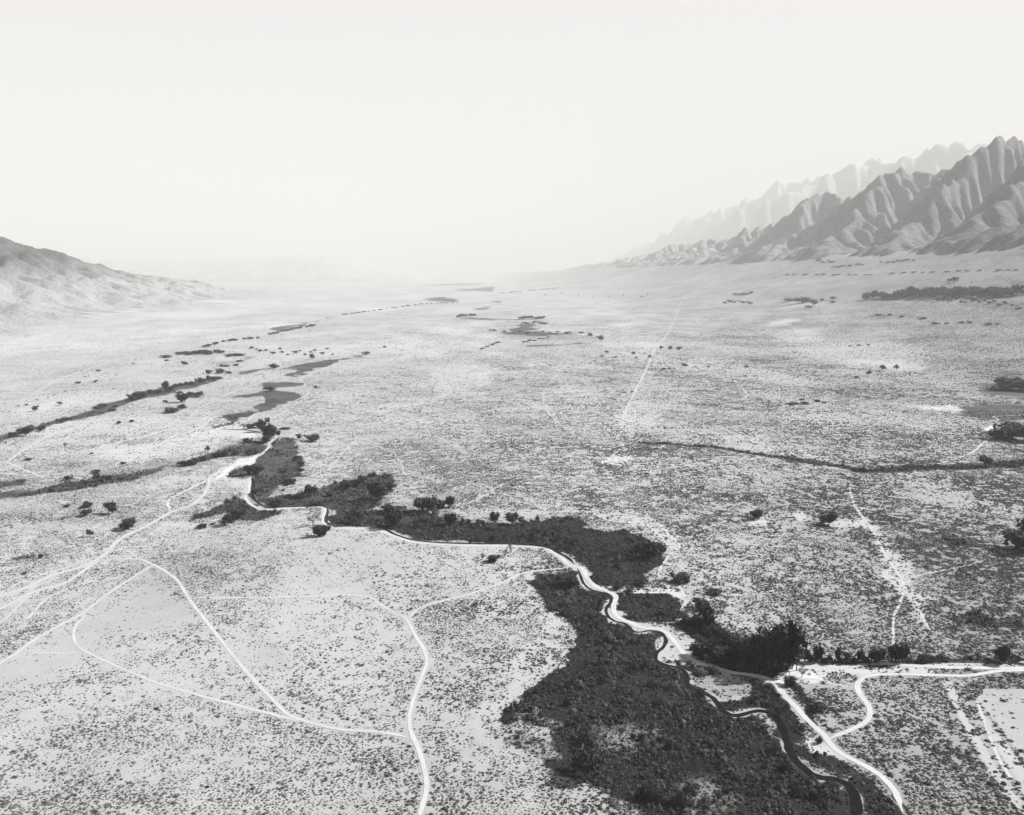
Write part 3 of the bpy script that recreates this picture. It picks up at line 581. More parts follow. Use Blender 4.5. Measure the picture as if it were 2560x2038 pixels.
def scatter(name, pts, rot, scl, idx, sources, **props):
    me = bpy.data.meshes.new(name); me.vertices.add(len(pts)); me.vertices.foreach_set('co', np.asarray(pts, np.float32).ravel())
    for nm, dt, a in (('rot', 'FLOAT', rot),): 
        q = me.attributes.new(nm, dt, 'POINT'); q.data.foreach_set('value', np.asarray(a, np.float32))
    q = me.attributes.new('scl', 'FLOAT_VECTOR', 'POINT'); q.data.foreach_set('vector', np.asarray(scl, np.float32).ravel())
    q = me.attributes.new('idx', 'INT', 'POINT'); q.data.foreach_set('value', np.asarray(idx, np.int32))
    o = bpy.data.objects.new(name, me); C.objects.link(o)
    for k, a in props.items(): o[k] = a
    g = bpy.data.node_groups.new(name, 'GeometryNodeTree'); g.is_modifier = True
    g.interface.new_socket('Geometry', in_out='INPUT', socket_type='NodeSocketGeometry'); g.interface.new_socket('Geometry', in_out='OUTPUT', socket_type='NodeSocketGeometry')
    gi = g.nodes.new('NodeGroupInput'); go = g.nodes.new('NodeGroupOutput'); ip = g.nodes.new('GeometryNodeInstanceOnPoints'); ip.inputs['Pick Instance'].default_value = True
    jn = g.nodes.new('GeometryNodeGeometryToInstance')
    for s in reversed(sources):
        oi = g.nodes.new('GeometryNodeObjectInfo'); oi.inputs['Object'].default_value = s; g.links.new(oi.outputs['Geometry'], jn.inputs[0])
    def att(nm, ty):
        a = g.nodes.new('GeometryNodeInputNamedAttribute'); a.data_type = ty; a.inputs['Name'].default_value = nm; return a.outputs[0]
    cx = g.nodes.new('ShaderNodeCombineXYZ'); g.links.new(att('rot', 'FLOAT'), cx.inputs[2])
    g.links.new(gi.outputs[0], ip.inputs['Points']); g.links.new(jn.outputs[0], ip.inputs['Instance'])
    g.links.new(att('idx', 'INT'), ip.inputs['Instance Index']); g.links.new(cx.outputs[0], ip.inputs['Rotation']); g.links.new(att('scl', 'FLOAT_VECTOR'), ip.inputs['Scale'])
    g.links.new(ip.outputs[0], go.inputs[0])
    md = o.modifiers.new('scatter', 'NODES'); md.node_group = g
    print(name, len(pts)); return o
def candidates(cell, ymin, ymax, seed):
    r = np.random.default_rng(seed); out = []
    ys = np.arange(ymin, ymax, cell)
    for yy in ys:
        half = (yy + 60) * .62 + 30; xs = np.arange(-half, half, cell)
        out.append(np.stack([xs + r.uniform(-.5, .5, len(xs)) * cell * 1.1, yy + r.uniform(-.5, .5, len(xs)) * cell * 1.1], 1))
    return np.vstack(out), r
scrub_src = [clump_mesh('scrub_clump', 26, 40 + k, M['scrub'], .62, .42) for k in range(4)] + [clump_mesh('hazed_scrub_clump', 26, 50 + k, M['hazed_scrub'], .62, .42) for k in range(4)]
allp = []
for cell, y0_, y1_, lo_, hi_, sm, sd_ in ((1.16, 240, 1120, 0, 1050, .69, 1), (1.75, 900, 2350, 1050, 2300, .78, 2), (4.2, 1700, 5000, 1700, 4900, 1.15, 3)):
    P_, r = candidates(cell, y0_, y1_, sd_)
    x, y = P_.T; z = ground_z(x, y); px, py = project(x, y, z); dist = np.hypot(x, y)
    qx, qy = warp(x, y, dist)
    dens = sample(DENS, qx, qy); mead = sample(MEAD, qx, qy); clear = sample(CLEAR, px, py)
    lot = sample(LOT, px, py); dens = dens * (1 - .96 * lot) * (1 - .85 * sample(STRIP, px, py))
    s, t = st(x, y)
    pn = fbm(s / 90, t / 150, 5, 21); pn2 = fbm(s / 420, t / 500, 4, 31); cl = fbm(x / 6, y / 6, 3, 61)
    dens = np.clip(dens * (1 + 1.9 * (pn - .5) + 1.2 * (pn2 - .5)), 0, 1.1)
    f = np.interp(px, [0, 1300, 1900, 2560], [1.75, 1.55, 1.35, 1.2]) * (1.1 if sd_ == 2 else .95)
    cl2 = fbm(x / 26, y / 26, 3, 67)
    prob = dens * f * np.clip(1 + 3.6 * (cl - .5), .06, 2) * np.clip(1 + 1.0 * (cl2 - .5), .4, 1.5) * (1 - clear) * (1 - .92 * np.clip((mead - .5) * 3.5, 0, 1)) * (np.clip((2350 - dist) / 1350, 0, 1) if sd_ < 3 else np.clip((dist - 1500) / 900, 0, 1) * np.clip((4900 - dist) / 2400, 0, 1) * .65)
    keep = (r.uniform(0, 1, len(x)) < prob) & (dist > lo_) & (dist <= hi_)
    x, y, z, px = x[keep], y[keep], z[keep], px[keep]; n = len(x)
    size = np.interp(px, [0, 700, 1300, 2000, 2560], [.60, .62, .74, .90, 1.0]) * np.exp(r.normal(0, .38, n)) * sm
    size = np.clip(size * (1 + .7 * (fbm(x / 34, y / 34, 2, 71) - .5)), .22, 2.0)
    scl = np.stack([size * r.uniform(.85, 1.2, n), size * r.uniform(.85, 1.2, n), size * r.uniform(.75, 1.15, n)], 1)
    allp.append((np.stack([x, y, z - .05], 1), r.uniform(0, 6.28, n), scl, r.integers(0, 4, n) + 4 * (r.uniform(0, 1, n) < np.interp(px, [500, 1500], [.75, .0]) if sd_ == 1 else r.uniform(0, 1, n) < np.interp(px, [900, 2200], [.85, .15]))))  # painted-haze clumps are picked more often towards the left
allp = [np.concatenate(q) for q in zip(*allp)]
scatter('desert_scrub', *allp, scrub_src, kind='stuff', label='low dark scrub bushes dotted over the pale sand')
marsh_src = [clump_mesh('marsh_clump', 64, 80 + k, M['marsh'], .8, .30, cr=.7) for k in range(4)] + [clump_mesh('thicket_clump', 760, 90 + k, M['marsh'], .85, .15, core=False) for k in range(3)]
P_, r = candidates(1.4, 240, 1300, 2)
x, y = P_.T; z = ground_z(x, y); px, py = project(x, y, z)
qx, qy = warp(x, y, np.hypot(x, y)); mead = sample(MEAD, qx, qy); clear = sample(CLEAR, px, py)
tall = sample(TALL, px, py)
lump = fbm(x / 11, y / 11, 4, 91)
keep = r.uniform(0, 1, len(x)) < (np.clip((mead - .3) * 2.0, 0, 1) * (1 - clear) * np.clip(.8 + 1.6 * (lump - .35), .3, 1) * np.clip(tall + .15, 0, 1))
x, y, z, lump, mead = x[keep], y[keep], z[keep], lump[keep], mead[keep]; n = len(x)
size = (.6 + 1.5 * np.clip(lump - .35, 0, 1)) * np.exp(r.normal(0, .3, n)) * .85
big = r.uniform(0, 1, n) < np.clip(fbm(x / 30, y / 30, 3, 55) - .42, 0, 1) * .22; size = np.where(big, size * r.uniform(1.8, 3.0, n), size)
scl = np.stack([size * r.uniform(.7, 1.5, n), size * r.uniform(.7, 1.5, n), size * r.uniform(.6, 2.3, n)], 1)
scatter('marsh_brush', np.stack([x, y, z - .1], 1), r.uniform(0, 6.28, n), scl, np.where(big, 4 + r.integers(0, 3, n), r.integers(0, 4, n)), marsh_src, kind='stuff', label='dense dark brush filling the wet ground along the river')
# ------------------------------------------------------------------ mountains
def erode(nt_, ns, U, iters, m=.45, c=.55, seed=0, base_hi=True, diff=.12):
    r = np.random.default_rng(seed); N = nt_ * ns
    z = U * 3 + r.uniform(0, 1.5, (nt_, ns)) ; z[:, 0] = 0
    if base_hi: z[:, -1] = 0
    z = z.ravel(); idx = np.arange(N).reshape(nt_, ns)
    offs = [(-1, -1), (-1, 0), (-1, 1), (0, -1), (0, 1), (1, -1), (1, 0), (1, 1)]
    fixed = np.zeros((nt_, ns), bool); fixed[:, 0] = True
    if base_hi: fixed[:, -1] = True
    fixed = fixed.ravel().tolist(); Uf = U.ravel().tolist()
    for it in range(iters):
        Z = z.reshape(nt_, ns); best = np.zeros((nt_, ns)); rec = idx.copy(); dl = np.ones((nt_, ns))
        Zp = np.pad(Z, 1, constant_values=1e9); Ip = np.pad(idx, 1)
        for di, dj in offs:
            L = math.hypot(di, dj); q = Zp[1 + di:1 + di + nt_, 1 + dj:1 + dj + ns]; sl_ = (Z - q) / L
            b = sl_ > best; best = np.where(b, sl_, best); rec = np.where(b, Ip[1 + di:1 + di + nt_, 1 + dj:1 + dj + ns], rec); dl = np.where(b, L, dl)
        order = np.argsort(-z).tolist(); rc = rec.ravel().tolist(); A = [1.0] * N
        for i in order:
            j = rc[i]
            if j != i: A[j] += A[i]
        F = (c * np.array(A) ** m / dl.ravel()).tolist(); zl = z.tolist()
        for i in reversed(order):
            if fixed[i]: continue
            j = rc[i]
            if j != i: 
                zn = (zl[i] + Uf[i] + F[i] * zl[j]) / (1 + F[i]); zl[i] = zn
            else: zl[i] += Uf[i]
        z = np.array(zl)
        if it % 2 == 0:
            Z = z.reshape(nt_, ns); Q = np.pad(Z, 1, mode='edge'); L = Q[:-2, 1:-1] + Q[2:, 1:-1] + Q[1:-1, :-2] + Q[1:-1, 2:] - 4 * Z
            L[:, 0] = 0; L[:, -1] = 0; z = (Z + diff * L).ravel()
    return z.reshape(nt_, ns)
def upsample(Z, f):
    nt_, ns = Z.shape; a = np.linspace(0, nt_ - 1, (nt_ - 1) * f + 1); b = np.linspace(0, ns - 1, (ns - 1) * f + 1)
    i = np.minimum(a.astype(int), nt_ - 2); u = (a - i)[:, None]; Z1 = Z[i] * (1 - u) + Z[i + 1] * u
    j = np.minimum(b.astype(int), ns - 2); v = (b - j)[None]; Z2 = Z1[:, j] * (1 - v) + Z1[:, j + 1] * v
    for _ in range(f // 2):
        Q = np.pad(Z2, 1, mode='edge'); Z2 = (Q[:-2, 1:-1] + Q[2:, 1:-1] + Q[1:-1, :-2] + Q[1:-1, 2:] + 2 * Z2) / 6
    return Z2
def smooth1(a, k):
    q = np.ones(k) / k; return np.convolve(np.pad(a, k, mode='edge'), q, 'same')[k:-k]
def range_mesh(name, t0, t1, s0, s1, dx, crest_t, crest_z, sgn, Ufun, m, up=2, iters=45, seed=0, fine=8, diff=.12, win=15, wander=30, nscale=1.0, big=6.0, toe_w=900, **props):
    nt_ = int((t1 - t0) / dx); ns = int((s1 - s0) / dx)
    T, S = np.meshgrid(t0 + dx * np.arange(nt_), s0 + dx * np.arange(ns), indexing='ij')
    Z = erode(nt_, ns, Ufun(S, T), iters, seed=seed, diff=diff)
    mx = smooth1(Z.max(1), win); tgt = np.interp(T[:, 0], crest_t, crest_z)
    sx, sy = xy(sgn * S[:, 0], T[:, 0]); base = ground_z(sx, sy)
    Z = Z / mx[:, None]; toe = np.clip((S - s0) / (toe_w * K), 0, 1); Z = np.tanh(.9 * Z) / math.tanh(.9) * (.25 + .75 * toe * toe * (3 - 2 * toe)) * (tgt - base)[:, None]
    Z = upsample(Z, up); a = dx / up
    T, S = np.meshgrid(t0 + a * np.arange(Z.shape[0]), s0 + a * np.arange(Z.shape[1]), indexing='ij')
    X, Y = xy(sgn * S, T); rel = np.clip(Z / (60 * K), 0, 1)
    rd = 1 - np.abs(2 * fbm(X / (120 * nscale), Y / (120 * nscale), 5, seed + 3) - 1)
    rd2 = 1 - np.abs(2 * fbm(X / (420 * nscale) + 3, Y / (420 * nscale), 4, seed + 9) - 1)
    Z = Z + rel * fine * ((rd - .6) * 2.4 + (rd2 - .6) * big)
    Zg = ground_z(X, Y) - np.clip(1 - Z / (50 * K), 0, 1) * (wander * fbm(X / 600, Y / 600, 4, seed + 12))
    return mesh_obj(name, np.stack([X, Y, Zg + Z - 5], -1).reshape(-1, 3), grid_faces(*X.shape) if sgn < 0 else grid_faces(*X.shape)[:, ::-1].copy(), m, smooth=True, **props), (S, T, Z)
def UR(S, T):
    near = 1 / (1 + np.exp((T - 5400 * K) / (250 * K)))
    c = (3500 * near + 3350 * (1 - near)) * K
    u = np.exp(-((S - c) / (1350 * K)) ** 2) + .12
    am = .50 - .32 / (1 + np.exp(-(T - 5600 * K) / (300 * K)))
    rdg = np.sin((T - .95 * S) / (135 * K) + 5 * fbm(S / (1300 * K), T / (1300 * K), 2, 46))
    u *= .30 + .9 * fbm(S / (900 * K), T / (600 * K), 3, 44) + am * (.5 + .5 * rdg) + 1.1 * (fbm(S / (520 * K), T / (520 * K), 4, 49) - .5)
    return u
ct = np.array([2000, 3000, 3600, 4300, 4760, 5200, 5700, 6500, 7500, 9300, 11800, 16000, 23000]) * K
cz = (150 + (np.array([1080, 1080, 1090, 1110, 1120, 1100, 1010, 900, 860, 730, 570, 440, 330]) - 150) * .79) * K
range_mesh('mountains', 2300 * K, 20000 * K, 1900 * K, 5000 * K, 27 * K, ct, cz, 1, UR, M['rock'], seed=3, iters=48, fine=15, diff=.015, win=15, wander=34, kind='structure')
# the high crest, far behind the foothills
QF = 1.9
def UH(S, T):
    u = np.exp(-((S - 8550 * K) / (2300 * K)) ** 2) + .15
    return u * (.35 + .9 * fbm(S / (1700 * K), T / (1100 * K), 4, 144) + .12 * (.5 + .5 * np.sin((T - .8 * S) / (330 * K) + 6 * fbm(S / (2600 * K), T / (2600 * K), 2, 146))))
ht = np.array([5200, 6500, 7500, 8430, 8900, 9800, 10600, 11485, 12500, 13944, 15700, 18000, 20200, 24000]) * K * QF
hz = (150 + (np.array([1000, 1090, 1180, 1340, 1280, 1400, 1270, 1330, 1260, 1220, 1140, 1020, 780, 520]) - 150) * QF) * K
range_mesh('mountains', 9900 * K, 44000 * K, 5200 * K, 12000 * K, 100 * K, ht, hz, 1, UH, M['highrock'], seed=5, iters=42, fine=45, diff=.05, win=11, wander=0, nscale=3.2, toe_w=1800, kind='structure')
def UL(S, T):
    u = np.exp(-((S - 2450 * K) / (620 * K)) ** 2) + .2
    return u * (.6 + .9 * fbm(S / (700 * K), T / (600 * K), 3, 54))
range_mesh('hills', 2000 * K, 9000 * K, 1050 * K, 3900 * K, 26 * K, np.array([2000, 3500, 4300, 4800, 5300, 5900, 6600, 7500, 9000]) * K, np.array([430, 405, 352, 290, 225, 165, 115, 60, 30]) * K, -1, UL, M['hill'], seed=8, iters=44, fine=8, diff=.07, win=15, wander=34, big=3.5, kind='structure')
# far range closing the valley, almost lost in the haze
def far_range():
    xs = np.linspace(-21000, 8000, 420); ys = np.linspace(29000, 35000, 60); Y, X = np.meshgrid(ys, xs, indexing='ij')
    px = 1280 + FPX * X / 32000
    h = np.interp(px, [-200, 350, 480, 600, 760, 900, 1000, 1100, 1300], [950, 900, 700, 790, 860, 790, 560, 220, 40])
    prof = np.sin(np.clip((Y - 29000) / 6000, 0, 1) * math.pi) ** .8
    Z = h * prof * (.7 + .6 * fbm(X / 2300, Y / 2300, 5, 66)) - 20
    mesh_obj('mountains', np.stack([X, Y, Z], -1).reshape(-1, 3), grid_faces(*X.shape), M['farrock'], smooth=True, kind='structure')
far_range()
# ------------------------------------------------------------------ trees
def tube(V, F, a, b, ra, rb, n=5):
    a = np.array(a, float); b = np.array(b, float); d = b - a; d /= np.linalg.norm(d) + 1e-9
    u = np.cross(d, [.3, .2, .9]); u /= np.linalg.norm(u); v = np.cross(d, u); k = len(V)
    for c, r_ in ((a, ra), (b, rb)):
        for i in range(n):
            t = 2 * math.pi * i / n; V.append(tuple(c + (u * math.cos(t) + v * math.sin(t)) * r_))
    for i in range(n): F.append((k + i, k + (i + 1) % n, k + n + (i + 1) % n, k + n + i))
    F.append(tuple(k + n + i for i in range(n)))
def quad(V, F, p, u, v, s):
    k = len(V); V += [tuple(p - u * s * .5), tuple(p + v * s * .4), tuple(p + u * s * .5), tuple(p - v * s * .45)]; F.append((k, k + 1, k + 2, k + 3))
def tree_meshes(kind, seed, n):
    r = np.random.default_rng(seed); V, F = [], []; TV, TF = [], []
    if kind == 'round': lobes = [(np.array([r.normal(0, .17), r.normal(0, .17), r.uniform(.38, .8)]), r.uniform(.16, .27)) for _ in range(11)] + [(np.array([0, 0, .48]), .32)]
    elif kind == 'spread': lobes = [(np.array([r.uniform(-.36, .36), r.uniform(-.36, .36), r.uniform(.22, .62)]), r.uniform(.14, .26)) for _ in range(12)] + [(np.array([0, 0, .36]), .34)]
    elif kind == 'thin': lobes = [(np.array([r.normal(0, .24), r.normal(0, .24), r.uniform(.4, .88)]), r.uniform(.09, .17)) for _ in range(13)]
    else: lobes = [(np.array([r.normal(0, .1), r.normal(0, .1), z_]), r.uniform(.22, .34)) for z_ in np.linspace(.18, .85, 7)]
    th = {'round': .3, 'spread': .12, 'thin': .3, 'column': .15}[kind]
    tube(TV, TF, (0, 0, -.03), (.01, 0, th * .5), .036, .028, 7); tube(TV, TF, (.01, 0, th * .5), (0, .01, th), .028, .023, 7)
    for c, lr in lobes:
        mid = np.array([c[0] * .45, c[1] * .45, th + (c[2] - th) * .45]); tube(TV, TF, (0, .01, th * .85), mid, .017, .010); tube(TV, TF, mid, c + [0, 0, lr * .4], .010, .003)
        if kind == 'thin':
            for _ in range(4):
                e = c + r.normal(0, 1, 3) * lr * .8; tube(TV, TF, mid + (c - mid) * .5, e, .005, .0015, 4)
    wt = np.array([l[1] ** 2 for l in lobes]); wt /= wt.sum(); ch = r.choice(len(lobes), n, p=wt)
    ls = {'round': .062, 'spread': .075, 'thin': .038, 'column': .085}[kind] * (1700 / n) ** .4
    for q in ch:
        c, lr = lobes[q]; d = r.normal(0, 1, 3); d /= np.linalg.norm(d)
        if d[2] < -.3 and r.uniform() < .6: d[2] *= -.6
        p = c + d * lr * (r.uniform(.55, 1.12) if kind != 'thin' else r.uniform(.3, 1.3)) * (1 + .25 * r.normal())
        p[2] = max(.04, p[2]); nn = d + r.normal(0, .5, 3); u = np.cross(nn, r.normal(0, 1, 3)); u /= np.linalg.norm(u); v = np.cross(nn, u); v /= np.linalg.norm(v)
        quad(V, F, p, u, v, ls * r.uniform(.5, 1.3))
    if kind != 'thin':      # inner leaf mass that stops the light
        for _ in range(n // 4):
            c, lr = lobes[r.integers(len(lobes))]; p = c + r.normal(0, .4, 3) * lr; p[2] = max(.06, p[2]); u = r.normal(0, 1, 3); u /= np.linalg.norm(u); v = np.cross(u, r.normal(0, 1, 3)); v /= np.linalg.norm(v)
            quad(V, F, p, u, v, lr * r.uniform(.5, .9))
    cm = bpy.data.meshes.new('crown'); cm.from_pydata([tuple(map(float, a)) for a in V], [], F); cm.update()
    tm = bpy.data.meshes.new('trunk'); tm.from_pydata([tuple(map(float, a)) for a in TV], [], TF); tm.update()
    pale = kind == 'thin'; cm.materials.append(M['pale_leaf' if pale else 'leaf']); tm.materials.append(M['pale_bark' if pale else 'bark'])
    return cm, tm
VAR = {}
for kd in ('round', 'spread', 'thin', 'column'):
    for s_ in range(3): VAR[kd, 'hi', s_] = tree_meshes(kd, 200 + s_ * 7 + len(kd), 2100 if kd != 'thin' else 1100); VAR[kd, 'lo', s_] = tree_meshes(kd, 300 + s_ * 7 + len(kd), 420 if kd != 'thin' else 300)
JOINED = {}
def joined(kd, s_):
    if (kd, s_) not in JOINED:
        cm, tm = VAR[kd, 'lo', s_]; v = [tuple(q.co) for q in cm.vertices] + [tuple(q.co) for q in tm.vertices]; k = len(cm.vertices)
        f = [tuple(p.vertices) for p in cm.polygons] + [tuple(i + k for i in p.vertices) for p in tm.polygons]
        me = bpy.data.meshes.new('tree'); me.from_pydata(v, [], f); me.materials.append(cm.materials[0]); me.update(); JOINED[kd, s_] = me
    return JOINED[kd, s_]
tr = np.random.default_rng(77); NT = [0]
def tree(px, py, hp, wp, kind, label, group=None, name=None):
    x, y, z, ok = unproject(px, py)
    if not ok[0]: return
    x, y, z = float(x[0]), float(y[0]), float(z[0]); D = math.hypot(x, y); sl_ = math.hypot(D, CAMH - z)
    h = hp * sl_ / FPX * (1.02 if hp > 60 else 1.2 if hp > 9 else 1.05); wd = wp * sl_ / FPX * 1.2
    nm = name or ('bush' if h < 3.2 or kind == 'spread' and hp < wp * .62 else 'tree'); s_ = int(tr.integers(3)); small = hp < 8.5
    sc3 = (wd, wd, h); rz = float(tr.uniform(0, 6.28))
    if small:
        o = bpy.data.objects.new(nm, joined(kind, s_)); C.objects.link(o); o.location = (x, y, z); o.scale = sc3; o.rotation_euler.z = rz
    else:
        cm, tm = VAR[kind, 'hi' if hp > 17 else 'lo', s_]
        o = bpy.data.objects.new(nm, None); C.objects.link(o); o.location = (x, y, z); o.scale = sc3; o.rotation_euler.z = rz; o.empty_display_size = .1
        for n_, me in (('trunk', tm), ('crown', cm)):
            c = bpy.data.objects.new(n_, me); C.objects.link(c); c.parent = o
    o['label'] = label; o['category'] = nm
    if len(label.split()) > 16: print('LONG', len(label.split()), label)
    if group: o['group'] = group
    NT[0] += 1; return o
R_, S_, T_, C_ = 'round', 'spread', 'thin', 'column'
ORD = ['leftmost', 'second from the left', 'third from the left', 'fourth from the left', 'fifth from the left', 'sixth from the left', 'seventh from the left', 'eighth from the left', 'ninth from the left', 'tenth from the left', 'eleventh from the left', 'twelfth from the left', 'thirteenth from the left', 'fourteenth from the left', 'fifteenth from the left', 'sixteenth from the left'] + ['%d%s from the left' % (k, {1: 'st', 2: 'nd', 3: 'rd'}.get(k % 10, 'th') if k > 20 else 'th') for k in range(17, 40)]
